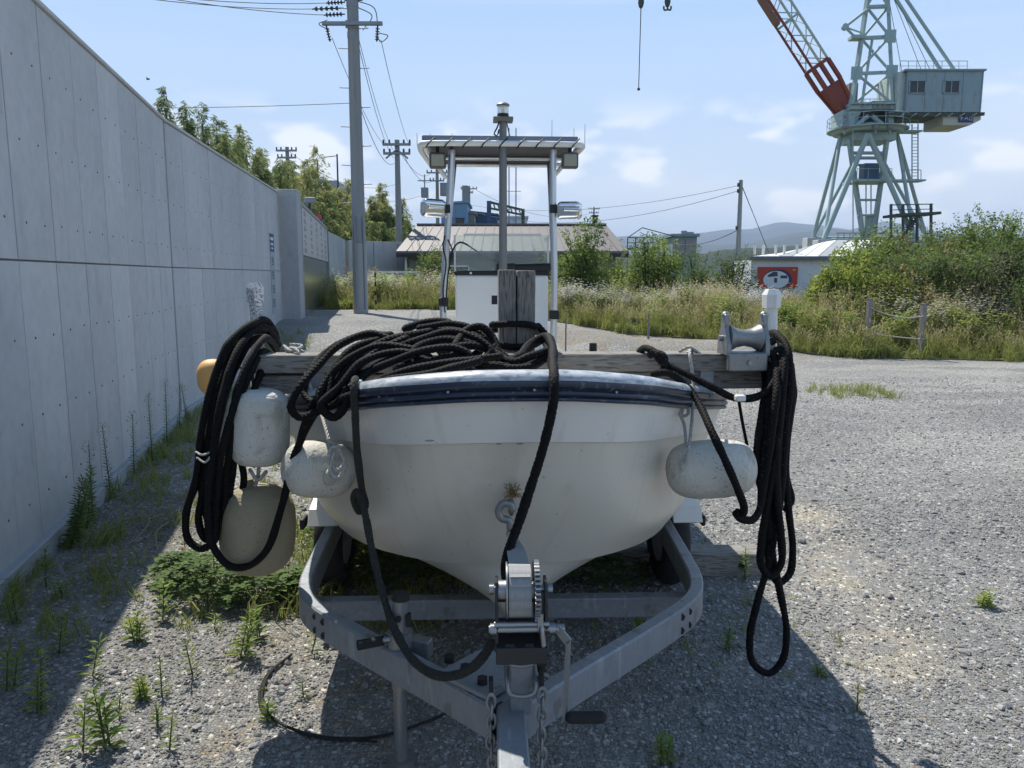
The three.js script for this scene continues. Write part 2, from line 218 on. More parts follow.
{
  const X0 = -13, X1 = 34, D0 = -6, D1 = 24, nx = 360, nd = 260;
  const g = grid(nx, nd, (u, v) => { const x = lerp(X0, X1, u), d = lerp(D0, D1, v * v * .35 + v * .65); return V(x, gh(x, d), -d); }, (u, v, p) => [p.x, p.z]);
  const p = g.attributes.position, C = new Float32Array(p.count * 3);
  for (let i = 0; i < p.count; i++) {
    const x = p.getX(i), d = -p.getZ(i), n = noise2(x * 2.1 + 9, d * 2.1 + 9, 5), n2 = noise2(x * 7 + 30, d * 7 + 30, 8), n3 = noise2(x * .7 + 50, d * .7 + 50, 12);
    let c = mixc([.82, .82, .825], [1.16, 1.16, 1.14], sm(.28, .72, n3 * .7 + .3 * noise2(x * .5 + 20, d * 4 + 20, 33)));
    // trodden sand and fines in the wheel tracks
    const tr = track(x, d) * sm(.36, .58, n * .55 + n2 * .45);
    c = mixc(c, [1.42, 1.30, 1.08], Math.min(1, tr * 1.4));
    const tr2 = sm(.52, .66, noise2(x * .9 + 5, d * 3 + 5, 14)) * sm(3.6, 6, x) * sm(8, 10, d); c = mixc(c, [1.35, 1.34, 1.28], .6 * tr2);
    // soil, moss and leaf litter along the foot of the wall and under the trailer
    const so = sm(.42, .62, n * .6 + n2 * .4) * (1 - sm(-2.2, -.2, x)) * sm(2.2, 5, d) * (1 - sm(11, 13, d)); c = mixc(c, [.62, .56, .36], so * .75);
    const so2 = sm(.46, .6, n2 * .6 + n * .4) * sm(2.1, 2.5, d) * (1 - sm(3.1, 3.8, d)) * sm(-1.25, -.95, x) * (1 - sm(-.3, .1, x)); c = mixc(c, [1.02, .84, .58], so2 * .8);
    const bk = sm(13.4, 14.4, d) * (1 - sm(16.5, 17.5, d)) * sm(-.5, 1, x) * (1 - sm(4.8, 6, x)); c = mixc(c, [.95, .82, .62], bk * sm(.35, .6, n2) * .9);
    C[i * 3] = c[0]; C[i * 3 + 1] = c[1]; C[i * 3 + 2] = c[2];
  }
  g.setAttribute('color', new THREE.BufferAttribute(C, 3));
  struct('gravel_yard', [g], mat({ map: rep(gravelCol, .98), bumpMap: rep(gravelBump, .98), bumpScale: .0075, roughness: .93, vertexColors: true }), 'grey crushed stone yard with sandy tracks');
  // field terrain under the meadow
  const fg = grid(120, 90, (u, v) => { const x = lerp(-14, 60, u), e = edge(x), d = e + (70 - e) * v * v; return V(x, gh(x, d) + .02 - .05 * sm(.02, 0, v) * (v < .001 ? 1 : 0), -d); }, (u, v, p) => [p.x, p.z]);
  struct('field', [fg], MT.soil, 'meadow soil beyond the gravel');
  const dg = new THREE.CircleGeometry(12000, 96); dg.rotateX(-Math.PI / 2); dg.translate(0, -.35, 0);
  const uv = dg.attributes.uv, dp = dg.attributes.position; for (let i = 0; i < uv.count; i++) uv.setXY(i, dp.getX(i), dp.getZ(i));
  struct('ground', [dg], mat({ map: rep(soilCol, 23), roughness: 1 }), 'low ground out to the horizon');
}
// loose stones on the yard: nobody could count them
{
  const R = rng(11), kinds = [0, 1, 2].map(k => { const g = new THREE.IcosahedronGeometry(1, 0), p = g.attributes.position; const q = {}; const r = rng(90 + k); for (let i = 0; i < p.count; i++) { const key = [p.getX(i), p.getY(i), p.getZ(i)].map(v => v.toFixed(2)).join(); q[key] ??= .7 + .55 * r(); p.setXYZ(i, p.getX(i) * q[key], p.getY(i) * q[key] * .6, p.getZ(i) * q[key] * (.75 + .2 * k * .5)); } g.computeVertexNormals(); return g; });
  const stoneMat = mat({ roughness: .9 }), N = 30000, o = new THREE.Object3D(), c = new THREE.Color();
  for (let k = 0; k < 3; k++) {
    const im = new THREE.InstancedMesh(kinds[k], stoneMat, N); im.name = numbered('loose_gravel'); im.castShadow = im.receiveShadow = true; tag(im, ['small loose grey stones scattered over the yard', 'flat chips of broken stone over the yard', 'coarser crushed stone lying on the yard'][k], null, null, 'stuff');
    for (let i = 0; i < N; i++) {
      const near = R() < .55, d = near ? 2.0 + 3.4 * Math.pow(R(), 1.2) : 4.5 + 7.5 * R(), half = d * .72, x = Math.max(-4.2, -half + 2 * half * R());
      if (track(x, d) * R() > .22) { o.scale.setScalar(0); o.updateMatrix(); im.setMatrixAt(i, o.matrix); im.setColorAt(i, c); continue; }
      const s = (near ? .0036 : .0052) + (near ? .0065 : .0065) * Math.pow(R(), 3) + (R() > .985 ? .009 : 0) + (R() > .9975 ? .014 : 0);
      o.position.set(x, gh(x, d) + s * .25, -d); o.rotation.set(R() * .8 - .4, R() * 6.3, R() * .8 - .4); o.scale.set(s * (.8 + .5 * R()), s, s); o.updateMatrix(); im.setMatrixAt(i, o.matrix);
      const t = R(), v = t > .985 ? .42 + .1 * R() : t > .88 ? .34 : .155 + .20 * R() * R() + .05 * R(); c.setRGB(v * (R() > .9 ? 1.12 : 1), v, v * (R() > .9 ? .87 : .97)); im.setColorAt(i, c);
    }
    scene.add(im);
  }
}
// distant hills across the bay
{
  const ridge = (name, d, pts, seed, m, label) => { const n = 160, P = []; const curve = px => { let k = 0; while (k < pts.length - 2 && px > pts[k + 1][0]) k++; return lerp(pts[k][1], pts[k + 1][1], sm(0, 1, (px - pts[k][0]) / (pts[k + 1][0] - pts[k][0]))); };
    const x0 = pts[0][0], x1 = pts[pts.length - 1][0];
    const g = grid(n, 8, (u, v) => { const px = lerp(x0, x1, u), top = at(px, curve(px) + (fbm(u, .3, 32, 5, seed) - .5) * 5 * (d > 2000 ? 1 : 1.4), d); const s = Math.sin(v * Math.PI / 2); return V(top.x * (1 + (1 - v) * -.06), Math.max(-2, top.y * s) + (v > 0 && v < 1 ? (fbm(u, v, 16, 4, seed + 3) - .5) * top.y * .25 : 0), top.z + (1 - v) * d * .12); });
    const g2 = grid(n, 2, (u, v) => { const px = lerp(x0, x1, u), top = at(px, curve(px) + (fbm(u, .3, 32, 5, seed) - .5) * 5 * (d > 2000 ? 1 : 1.4), d); return V(top.x, lerp(top.y, -2, v), top.z - v * d * .15); });
    return struct(name, [g, g2], m, label); };
  const hm = mat({ color: rgb(.035, .05, .035), roughness: 1 });
  ridge('hills', 7000, [[-400, 268], [200, 262], [480, 250], [640, 236], [695, 233], [740, 230], [785, 221], [812, 224], [850, 231], [872, 226], [885, 222], [905, 228], [960, 236], [1150, 240], [1500, 262]], 5, hm, 'blue hills across the bay');
  ridge('hills', 4200, [[-200, 268], [400, 262], [600, 252], [690, 244], [745, 243], [800, 233], [835, 230], [900, 236], [1000, 240], [1300, 262]], 9, hm, 'nearer lower slope of the hills');
  ridge('wooded_shore', 900, [[300, 262], [560, 257], [690, 253], [715, 250], [760, 248], [790, 247], [830, 250], [1000, 252], [1300, 256]], 13, mat({ color: rgb(.02, .035, .02), roughness: 1 }), 'dark wooded far shore');
}

// ---------- concrete flood wall ----------
const wallPts = [[-1.05, -2.8], [-3.66, 8.4], [-4.62, 15.55]];
{
  const H = 3.2, J = 1.68, cell = .6, R = rng(31);
  const variants = h => [0, 1, 2, 3, 4, 5].map(k => box(cell - .011, h - .010, .05, 0, 0, 0, 0, 0, 0, { r: .004, seg: 1, ou: k * .61 + .1, ov: k * .83 }));
  const up = variants(H - J), lo = variants(J + .6);
  const toneMats = [.985, 1, 1.012, 1.0].map((t, i) => { const m = MT.concrete.clone(); m.color = rgb(t, t * (1 + .004 * i), t * (1 + .006 * i)); return m; });
  for (let s = 0; s < 2; s++) {
    const [ax, ad] = wallPts[s], [bx, bd] = wallPts[s + 1], L = Math.hypot(bx - ax, bd - ad), n = Math.floor(L / cell), dx = (bx - ax) / L, dd = (bd - ad) / L;
    const w = thing('flood_wall', s ? 'far length of tall grey concrete flood wall ending at the pillar' : 'near length of tall grey concrete flood wall along the left side', 'concrete wall', [ax, 0, -ad], Math.atan2(dd, dx), 'lengths of the flood wall');
    // local x runs along the wall, local +z faces the yard after the turn
    mesh('core', [box(L, H + .6 - .012, .34, L / 2, (H - .6) / 2 - .006, -.17 - .03)], MT.concreteDark, w);
    mesh('coping', [box(L, .03, .42, L / 2, H + .015, -.19, 0, 0, 0, { r: .008 })], MT.concrete, w);
    const off = (L - n * cell) / 2, holes = [];
    for (let i = 0; i < n; i++) {
      const x = off + (i + .5) * cell;
      for (const [g, y] of [[up, (H + J) / 2], [lo, (J - .6) / 2]]) { const m = new THREE.Mesh(g[Math.floor(R() * 6)], toneMats[Math.floor(R() * 4)]); m.name = 'panel'; m.position.set(x, y, -.025 + (R() - .5) * .003); m.castShadow = m.receiveShadow = true; w.add(m); }
      for (const y of [.35, .8, 1.25, 1.9, 2.35, 2.8]) for (const k of [.15, .45]) holes.push(cyl(.0075, .0075, .004, off + i * cell + k + (R() - .5) * .02, y + (R() - .5) * .02, .0015, Math.PI / 2, 0, 0, 7));
    }
    mesh('tie_hole_plugs', holes, MT.mortar, w).userData.kind = 'stuff';
    mesh('footing', [box(L, .34, .1, L / 2, -.05, .0, 0, 0, 0, { r: .01 })], MT.concreteDark, w);
    if (s === 1) {   // small notice near the pillar
      const cv = document.createElement('canvas'); cv.width = 64; cv.height = 256; const c = cv.getContext('2d'); c.fillStyle = '#9fa7ad'; c.fillRect(0, 0, 64, 256); c.fillStyle = '#2b4a74'; c.fillRect(2, 2, 60, 56); c.fillStyle = '#cdd6de'; c.fillRect(10, 12, 44, 10); c.fillRect(14, 30, 36, 8); c.fillRect(20, 44, 26, 6); c.fillStyle = '#5c646c';
      for (let i = 0; i < 4; i++) for (let j = 0; j < 3; j++) { c.fillRect(14 + j * 6, 74 + i * 44, 4, 26 - 6 * j); c.fillRect(14, 76 + i * 44 + j * 10, 34, 4); c.fillRect(34 + j * 4, 80 + i * 44, 3, 22); }
      const t = new THREE.CanvasTexture(cv); t.colorSpace = THREE.SRGBColorSpace; mesh('notice', [place(new THREE.BoxGeometry(.42, 1.5, .008), L - .95, 1.62, .007)], mat({ map: t, roughness: .6 }), w);
    }
  }
  // pillar at the end of the wall
  const p = thing('gate_pillar', 'square concrete pillar where the flood wall meets the steel gate', 'pillar', [-4.50, 0, -15.85], .10);
  mesh('shaft', [box(.42, 3.9, .5, 0, 1.3, 0, 0, 0, 0, { r: .02 })], MT.concreteDark, p);
  mesh('cap', [box(.41, .03, .49, 0, 3.266, 0, 0, 0, 0, { r: .01 })], MT.concrete, p);
  // steel gate along the road
  const ga = V(-4.40, 0, -16.2), gb = V(-5.95, 0, -25), gl = ga.distanceTo(gb);
  const gt = thing('flood_gate', 'pale sliding steel flood gate with dark lettering beside the pillar', 'gate', [ga.x, 0, ga.z], Math.atan2(-(gb.z - ga.z), gb.x - ga.x));
  const R2 = rng(5), cv = document.createElement('canvas'); cv.width = 1024; cv.height = 256; const c = cv.getContext('2d'); c.fillStyle = '#bab8b9'; c.fillRect(0, 0, 1024, 256); c.fillStyle = '#767174';
  for (let k = 0; k < 5; k++) for (let i = 0; i < 6; i++) { const x = 60 + k * 200, y = 14 + i * 40; for (let q = 0; q < 5; q++) { if (R2() > .3) c.fillRect(x + R2() * 20, y + q * 6, 40 + R2() * 40, 4); if (R2() > .4) c.fillRect(x + 10 + q * 14, y + R2() * 8, 6, 22); } }
  const lt = new THREE.CanvasTexture(cv); lt.colorSpace = THREE.SRGBColorSpace;
  mesh('upper_panel', [place(new THREE.BoxGeometry(gl, 1.0, .10), gl / 2, 2.52, 0)], mat({ map: lt, roughness: .55 }), gt);
  for (let i = 0; i < 6; i++) mesh('panel', [box(gl / 6 - .02, 1.5, .07, (i + .5) * gl / 6, 1.26, -.01, 0, 0, 0, { r: .006 })], mat({ color: rgb(.48, .50, .48), metalness: .85, roughness: .2 }), gt);
  mesh('frame', [box(gl, .08, .14, gl / 2, 3.06, 0), box(gl, .10, .16, gl / 2, .46, 0), box(.1, 2.6, .16, gl + .05, 1.75, 0), box(.06, 2.6, .14, -.03, 1.75, 0)], MT.galv, gt);
  mesh('sill', [box(gl + 1, .5, .9, gl / 2, .24, .3)], MT.concrete, gt);
  const la = thing('gate_camera', 'small white lamp housing on top of the pillar end of the gate', 'lamp', [-4.88, 3.1, -19]); mesh('housing', [box(.26, .14, .4, 0, .27, 0, 0, .3, 0, { r: .03 })], MT.galv, la); mesh('bracket', [box(.06, .26, .06, 0, .12, 0)], MT.steelDark, la);
  const be = thing('beacon', 'small red warning beacon on top of the flood gate', 'beacon', [-5.6, 3.1, -22.8]); mesh('lens', [cyl(.08, .06, .16, 0, .15, 0)], mat({ color: rgb(.5, .02, .02), roughness: .3 }), be); mesh('base', [box(.2, .1, .2, 0, .04, 0)], MT.steelDark, be);
  // walls beyond the gate
  const far = (a, b, h, label) => { const l = a.distanceTo(b), n = Math.max(2, Math.round(l / 1.2)); const w = thing('flood_wall', label, 'concrete wall', [a.x, 0, a.z], Math.atan2(-(b.z - a.z), b.x - a.x), 'lengths of the flood wall'); mesh('core', [box(l, h + .5, .3, l / 2, h / 2 - .26, -.2)], MT.concreteDark, w); for (let i = 0; i < n; i++) for (const [y, q] of [[h * .75, h * .5 - .02], [h * .25 - .1, h * .5 + .18]]) mesh('panel', [box(l / n - .03, q, .06, (i + .5) * l / n, y, -.03, 0, 0, 0, { r: .01, seg: 1, ou: i * 1.7, ov: i * .9 })], MT.concrete, w); };
  far(V(-6.0, 0, -25.2), V(-6.95, 0, -32.6), 3.05, 'short concrete wall running on behind the steel gate');
  far(V(-6.9, 0, -33), V(-3.2, 0, -36), 3.05, 'concrete wall facing the yard beyond the utility pole');
  far(V(-3.1, 0, -36), V(2, 0, -41), 2.9, 'farthest concrete wall running behind the brown roofed shed');
}

// ---------- utility poles and wires ----------
const wire = (a, b, sag, r, label, group = 'overhead wires') => { r *= .7; const P = []; for (let i = 0; i <= 14; i++) { const t = i / 14; const p = a.clone().lerp(b, t); p.y -= sag * 4 * t * (1 - t); P.push(p); } return tag(mesh('overhead_wire', [tube(P, r, { step: a.distanceTo(b) / 16, radial: 5, cap: false })], MT.wire), label, 'wire', group); };
function insul(p, dir) { const q = p.clone().add(dir); const g = [bar(p, q, .018)]; for (let i = 1; i < 6; i++) { const a = p.clone().lerp(q, i / 6), b = p.clone().lerp(q, i / 6 + .07); g.push(bar(a, b, .055, .035)); } return g; }
{
  const b = at(361, 311, 18), base = V(b.x, gh(b.x, 18) - .1, -18);
  const p = thing('utility_pole', 'tall concrete utility pole with step bolts beside the flood gate', 'utility pole', [base.x, base.y, base.z], 0, 'utility poles');
  mesh('pole', [cyl(.165, .105, 10.4, 0, 5.2, 0, 0, 0, 0, 20)], MT.pole, p);
  mesh('sleeve', [cyl(.17, .166, 1.6, 0, .9, .0, 0, 0, 0, 20, true)], mat({ color: rgb(.32, .33, .33), roughness: .8 }), p);
  const loc = (px, py) => at(px, py, 18).sub(base);
  const c = loc(353, 26); mesh('crossarm', [box(1.32, .07, .09, c.x + .02, c.y, .17), box(.28, .16, .04, c.x, c.y, .12)], MT.galv, p);
  for (const [px, s] of [[328, -1], [379, 1]]) { const e = loc(px, 28); mesh('insulator', insul(e.clone().add(V(0, 0, .17)), V(.05 * -s, -.3, -.12)), MT.insulator, p); }
  for (const [x0, y0, x1] of [[345, 2, 326], [343, 8, 312], [345, 14, 324]]) { const e = loc(x0, y0), f = loc(x1, y0 + 1); mesh('insulator', insul(e, f.sub(e)), MT.insulator, p); }
  mesh('bracket', [box(.4, .3, .3, c.x, c.y + .72, 0)], MT.galv, p); for (const dy of [-.2, .45]) mesh('band', [cyl(.135, .135, .11, c.x, c.y + dy, 0)], MT.galv, p);
  for (let i = 0; i < 12; i++) { const y = 2.6 + i * .42, s = i % 2 ? 1 : -1; mesh('step_bolt', [bar(V(s * .1, y, .02), V(s * .34, y + .01, .02), .011, .011, 6)], MT.galv, p); }
  mesh('conduit', [bar(V(.13, .2, .12), V(.13, 2.3, .12), .025), bar(V(-.06, .2, .17), V(-.06, 2.3, .17), .02)], MT.galv, p);
  const jl = (a, m, e) => [a, m, e].map(q => q);
  mesh('jumper_wire', [tube(jl(loc(329, 30), loc(319, 24), loc(327, 20)), .011, { radial: 5 }), tube(jl(loc(357, 1), loc(374, 8), loc(378, 26)), .011, { radial: 5 }), tube(jl(loc(357, 7), loc(372, 16), loc(363, 30)), .011, { radial: 5 }), tube([loc(379, 33), loc(388, 36), loc(381, 42), loc(378, 38)], .011, { radial: 5 })], MT.wire, p);
  // farther poles
  const pole2 = (px, top, bot, d, arms, label, extra) => { const t = at(px, top, d), g0 = gh(t.x, Math.min(d, 24)); const q = thing('utility_pole', label, 'utility pole', [t.x, Math.min(0, g0 - .3), -d], 0, 'utility poles'); const y0 = q.position.y; mesh('pole', [cyl(.18, .11, t.y - y0, 0, (t.y - y0) / 2, 0, 0, 0, 0, 12)], MT.pole, q); for (const [dy, w] of arms) { const y = at(px, top + dy, d).y - y0, ww = w / FOCAL * d; mesh('crossarm', [box(ww, .1, .12, 0, y, .16)], MT.galv, q); for (const s of [-1, -.55, .55, 1]) mesh('insulator', [cyl(.05, .04, .17, s * ww * .47, y + .12, .16, 0, 0, 0, 8)], MT.insulator, q); } if (extra) extra(q, y => at(px, y, d).y - y0, d); return q; };
  pole2(397, 140, 245, 36, [[5, 27], [14, 26]], 'grey utility pole with two crossarms left of the boat canopy', (q, Y) => { for (const s of [-1, 1]) mesh('bracket', [bar(V(0, Y(150), .16), V(s * .5, Y(159), .16), .04)], MT.galv, q); });
  pole2(287, 147, 230, 48, [[4, 20], [11, 18]], 'utility pole with short crossarms rising among bamboo behind the wall');
  pole2(437, 169, 225, 58, [[4, 20], [12, 14]], 'utility pole carrying a round transformer behind the left mirror', (q, Y) => { mesh('transformer', [cyl(.32, .32, .9, .55, Y(190), .3), cyl(.34, .34, .06, .55, Y(184), .3)], MT.galv, q); mesh('switch_box', [box(.5, .7, .5, -.9, Y(193), .2), box(.08, 1.6, .08, -.9, Y(186), .2), box(1, .07, .07, -.9, Y(181), .2)], MT.galv, q); });
  pole2(469, 186, 225, 75, [[3, 16], [7, 8]], 'small distant utility pole above the blue workshop');
  pole2(594, 207, 240, 110, [[2, 11], [6, 9]], 'tiny far utility pole right of the boat canopy');
  const thin = pole2(741, 180, 275, 45, [], 'slim bare pole with guy wires left of the crane', (q, Y) => { mesh('guy_wire', [bar(V(0, Y(183), 0), V(1.75, Y(252), 0), .02, .02, 5), bar(V(0, Y(184), 0), V(.85, Y(230), 1), .012, .012, 5)], MT.wire, q); for (const y of [185, 191, 228]) mesh('insulator', [cyl(.07, .07, .2, -.15, Y(y), .05)], MT.insulator, q); });
  const an = (px, top, d, label) => { const t = at(px, top, d), q = thing('antenna_mast', label, 'mast', [t.x, 0, -d]); mesh('mast', [bar(V(0, 0, 0), V(0, t.y, 0), .09, .05)], MT.steelDark, q); mesh('antenna_arm', [bar(V(-.8, t.y - .2, 0), V(.05, t.y - .1, 0), .03)], MT.steelDark, q); };
  an(337, 154, 52, 'thin dark mast standing above the bamboo');
  const pt = (x, y, d) => at(x, y, d);
  wire(pt(326, 3, 18), pt(170, -3, 14), .05, .011, 'uppermost wire running left from the tall pole');
  wire(pt(312, 9, 18), pt(150, -1, 14), .05, .011, 'middle wire running left from the tall pole');
  wire(pt(324, 15, 18), pt(160, -3, 14), .05, .011, 'lowest of three wires running left from the tall pole');
  wire(pt(352, 103, 18), pt(0, 106, 22), .08, .012, 'single telephone wire crossing behind the wall from the tall pole');
  wire(pt(332, 38, 18), pt(385, 146, 36), .3, .011, 'wire from the left end of the tall pole crossarm');
  wire(pt(358, 36, 18), pt(393, 150, 36), .3, .011, 'wire from the middle of the tall pole crossarm');
  wire(pt(358, 43, 18), pt(394, 158, 36), .45, .012, 'lower middle wire between the two nearest poles');
  wire(pt(381, 40, 18), pt(410, 146, 36), .3, .011, 'wire from the right end of the tall pole crossarm');
  wire(pt(356, 95, 18), pt(397, 160, 36), .7, .013, 'slack telephone cable between the two nearest poles');
  wire(pt(405, 158, 36), pt(437, 175, 58), .8, .016, 'wire running on from the second pole to the transformer pole');
  wire(pt(400, 152, 36), pt(430, 174, 58), .5, .016, 'upper wire from the second pole to the transformer pole');
  wire(pt(290, 152, 48), pt(397, 184, 60), 1.0, .018, 'wire from the bamboo pole towards the shed');
  wire(pt(290, 160, 48), pt(420, 196, 60), 1.2, .018, 'lower wire from the bamboo pole towards the shed');
  wire(pt(741, 185, 45), pt(470, 205, 70), .9, .02, 'long thin wire from the slim pole to the left');
  wire(pt(741, 190, 45), pt(470, 211, 70), 1.4, .022, 'second long wire from the slim pole to the left');
  wire(pt(741, 228, 45), pt(640, 232, 50), .9, .03, 'thick black cable slung from the slim pole');
  wire(pt(476, 190, 75), pt(594, 212, 110), 1.5, .025, 'far wire behind the boat canopy');
}

// ---------- buildings ----------
{
  // brown roofed shed
  const D = 32, e0 = at(396, 251, D), e1 = at(629, 251, D), r0 = at(417, 225, D + 3.2), r1 = at(606, 225, D + 3.2), h = thing('shed', 'low shed with brown hipped metal roof behind the boat', 'shed', [(e0.x + e1.x) / 2, 0, -D]);
  const L = p => p.clone().sub(h.position), a = L(e0), b = L(e1), c = L(r0), d = L(r1), back = -6.4;
  const quad = (p, q, r, s) => { const g = new THREE.BufferGeometry().setFromPoints([p, q, r, p, r, s]); g.computeVertexNormals(); return boxUV(g); };
  const A = a.clone(), B = b.clone(), A2 = V(a.x, a.y, back), B2 = V(b.x, b.y, back);
  const slab = (q) => { const low = q.map(p => p.clone().add(V(0, -.09, 0))); const gs = [quad(...q), quad(...low.slice().reverse())]; for (let i = 0; i < 4; i++) gs.push(quad(q[i], low[i], low[(i + 1) % 4], q[(i + 1) % 4])); return gs; };
  const roof = mesh('roof', [slab([A, B, d, c]), slab([B2, A2, c, d]), slab([A2, A, c, c.clone().add(V(.001, 0, 0))]), slab([B, B2, d, d.clone().add(V(.001, 0, 0))])], MT.roofBrown, h);
  for (let i = 1; i < 22; i++) { const t = i / 22; mesh('seam', [beam(A.clone().lerp(B, t).add(V(0, .02, 0)), c.clone().lerp(d, t).add(V(0, .008, 0)), .03, .02)], MT.roofBrown, roof); }
  mesh('ridge_cap', [beam(c.clone().add(V(0, .03, 0)), d.clone().add(V(0, .03, 0)), .22, .07)], MT.roofBrown, roof);
  mesh('fascia', [box(B.x - A.x, .16, .05, (A.x + B.x) / 2, A.y - .17, A.z - .02)], MT.steelDark, h);
  mesh('vent', [cyl(.12, .12, .4, d.x - .5, d.y + .2, d.z), cyl(.17, .17, .06, d.x - .5, d.y + .4, d.z)], MT.steelDark, roof);
  mesh('wall', [box(B.x - A.x - .9, a.y + .3, 5.2, (A.x + B.x) / 2, (a.y - .5) / 2, -3.2)], MT.wallGrey, h);
  mesh('downpipe', [cyl(.05, .05, a.y, A.x + .35, a.y / 2, -.35)], MT.whitePaint, h);
  for (const x of [-2.6, 2.9]) { const w = mesh('window', [box(1.5, .9, .06, x, 1.5, -.58)], MT.glassDark, h); mesh('frame', [box(1.6, .06, .08, x, 1.97, -.57), box(1.6, .06, .08, x, 1.03, -.57), box(.06, 1, .08, x - .77, 1.5, -.57), box(.06, 1, .08, x + .77, 1.5, -.57)], MT.alu, w); }
  const dr = mesh('door', [box(.9, 1.9, .07, .4, 1.0, -.575)], MT.steelDark, h); mesh('handle', [box(.03, .14, .05, .75, 1.0, -.53)], MT.alu, dr);
  // blue workshop behind
  const bl = (px0, px1, top, d, depth, m, label, slope = 0, name = 'workshop') => { const p0 = at(px0, top, d), p1 = at(px1, top + slope, d), w = p1.x - p0.x, o = thing(name, label, 'building', [p0.x, 0, -d]); mesh('wall', [boxUV(place(extr([[0, -.3], [w, -.3], [w, p1.y], [0, p0.y]], depth), 0, 0, -depth))], m, o); const rf = boxUV(place(extr([[-.15, p0.y + .02], [w + .15, p1.y + .02], [w + .15, p1.y + .2], [-.15, p0.y + .2]], depth + .3), 0, 0, -depth - .15)); mesh('roof', [rf], m, o); return [o, w, p0.y]; };
  let q = bl(441, 467, 205, 66, 6, MT.blueWall, 'pale blue workshop end wall above the brown roof', -2); const wn = mesh('window', [box(.7, .9, .08, q[1] * .72, q[2] - 1.6, .02)], MT.glassDark, q[0]); mesh('frame', [box(.8, .06, .1, q[1] * .72, q[2] - 1.1, .03), box(.8, .06, .1, q[1] * .72, q[2] - 2.1, .03)], MT.steelDark, wn); mesh('chimney', [box(.5, 1.6, .5, q[1] * .9, q[2] + .9, -1.2)], MT.wallGrey, q[0]);
  bl(466, 474, 214, 68, 5, MT.wallGrey, 'narrow grey building between the two blue workshops');
  bl(472, 497, 213, 72, 6, MT.navyWall, 'dark blue workshop with a sloping roof edge', 3);
  bl(493, 527, 218, 80, 6, MT.wallWhite, 'white building seen through the blue gantry');
  // gantry frame
  const gf = thing('gantry_frame', 'dark blue steel gantry frame behind the boat mast', 'gantry', [0, 0, 0]); const G = (x, y, d = 62) => at(x, y, d);
  const base = G(489, 300); gf.position.set(base.x, 0, -62); const off = gf.position; const rel = p => p.sub(off);
  mesh('post', [beam(rel(G(489, 280)), rel(G(489, 201)), .34)], MT.navyWall, gf); mesh('post', [beam(rel(G(523, 280, 66)), rel(G(523, 209, 66)), .28)], MT.craneDark, gf);
  mesh('top_chord', [beam(rel(G(489, 202)), rel(G(523, 210, 66)), .16)], MT.craneDark, gf); mesh('bottom_chord', [beam(rel(G(489, 208)), rel(G(523, 215, 66)), .14)], MT.craneDark, gf);
  for (let i = 0; i < 8; i++) { const t = i / 8, u = (i + .5) / 8; mesh('web', [bar(rel(G(489 + 34 * t, 202 + 8 * t, 62 + 4 * t)), rel(G(489 + 34 * u, 208 + 7 * u, 62 + 4 * u)), .05, .05, 6)], MT.craneDark, gf); }
  for (const x of [509, 516]) { const t = at(x, 128, 76); const o = thing('ship_mast', x < 512 ? 'left of two thin masts rising behind the boat canopy' : 'right of two thin masts rising behind the boat canopy', 'mast', [t.x, 0, -76], 0, 'masts behind the canopy'); mesh('mast', [bar(V(0, 0, 0), V(0, t.y, 0), .07, .05)], MT.galv, o); mesh('spreader', [bar(V(-.5, t.y * .62, 0), V(.5, t.y * .62, 0), .03)], MT.galv, o); }
  // grey-green tank house
  const tb = bl(673, 697, 237, 52, 4, mat({ map: rep(houseCol, 4), color: rgb(.72, .78, .72), roughness: .7 }), 'grey green box shaped pump house above the bushes', 0, 'pump_house'); mesh('vent', [cyl(.2, .2, .3, .9, tb[2] + .3, -.8), box(.5, .25, .5, 1.3, tb[2] + .25, -1)], MT.galv, tb[0]); mesh('panel', [box(tb[1] * .46, .9, .05, tb[1] * .26, tb[2] - .65, .03), box(tb[1] * .46, .9, .05, tb[1] * .76, tb[2] - .65, .03)], MT.wallGrey, tb[0]);
  const pl = thing('railed_platform', 'small railed steel platform between the shed and pump house', 'platform', [at(634, 250, 50).x, 0, -50]); const PY = y => at(634, y, 50).y;
  mesh('deck', [box(1.7, .1, 1.2, .3, PY(249), 0)], MT.craneDark, pl); for (const x of [-.5, 0, .5, 1.1]) mesh('post', [bar(V(x, 0, .55), V(x, PY(238), .55), .035)], MT.craneDark, pl); mesh('rail', [bar(V(-.5, PY(238), .55), V(1.1, PY(238), .55), .03), bar(V(-.5, PY(243), .55), V(1.1, PY(243), .55), .025), bar(V(-.5, PY(238), .55), V(.45, PY(228), .3), .03), bar(V(.45, PY(228), .3), V(2.6, PY(237), .3), .03)], MT.craneDark, pl);
  // low white building with the painted panel
  const m0 = at(752, 259, 40), m1 = at(870, 259, 40), mw = m1.x - m0.x, mb = thing('harbour_building', 'low white building with pitched white roof below the crane', 'building', [m0.x, 0, -40]);
  mesh('wall', [box(mw, m0.y + .4, 3, mw / 2, (m0.y - .5) / 2, -1.6)], MT.wallWhite, mb);
  mesh('eave', [box(mw + .3, .16, .35, mw / 2, m0.y + .03, .02)], mat({ color: rgb(.12, .13, .15), roughness: .6 }), mb);
  const ry = at(800, 240, 44).y; const RN = 9; const e = m0.y + .15;
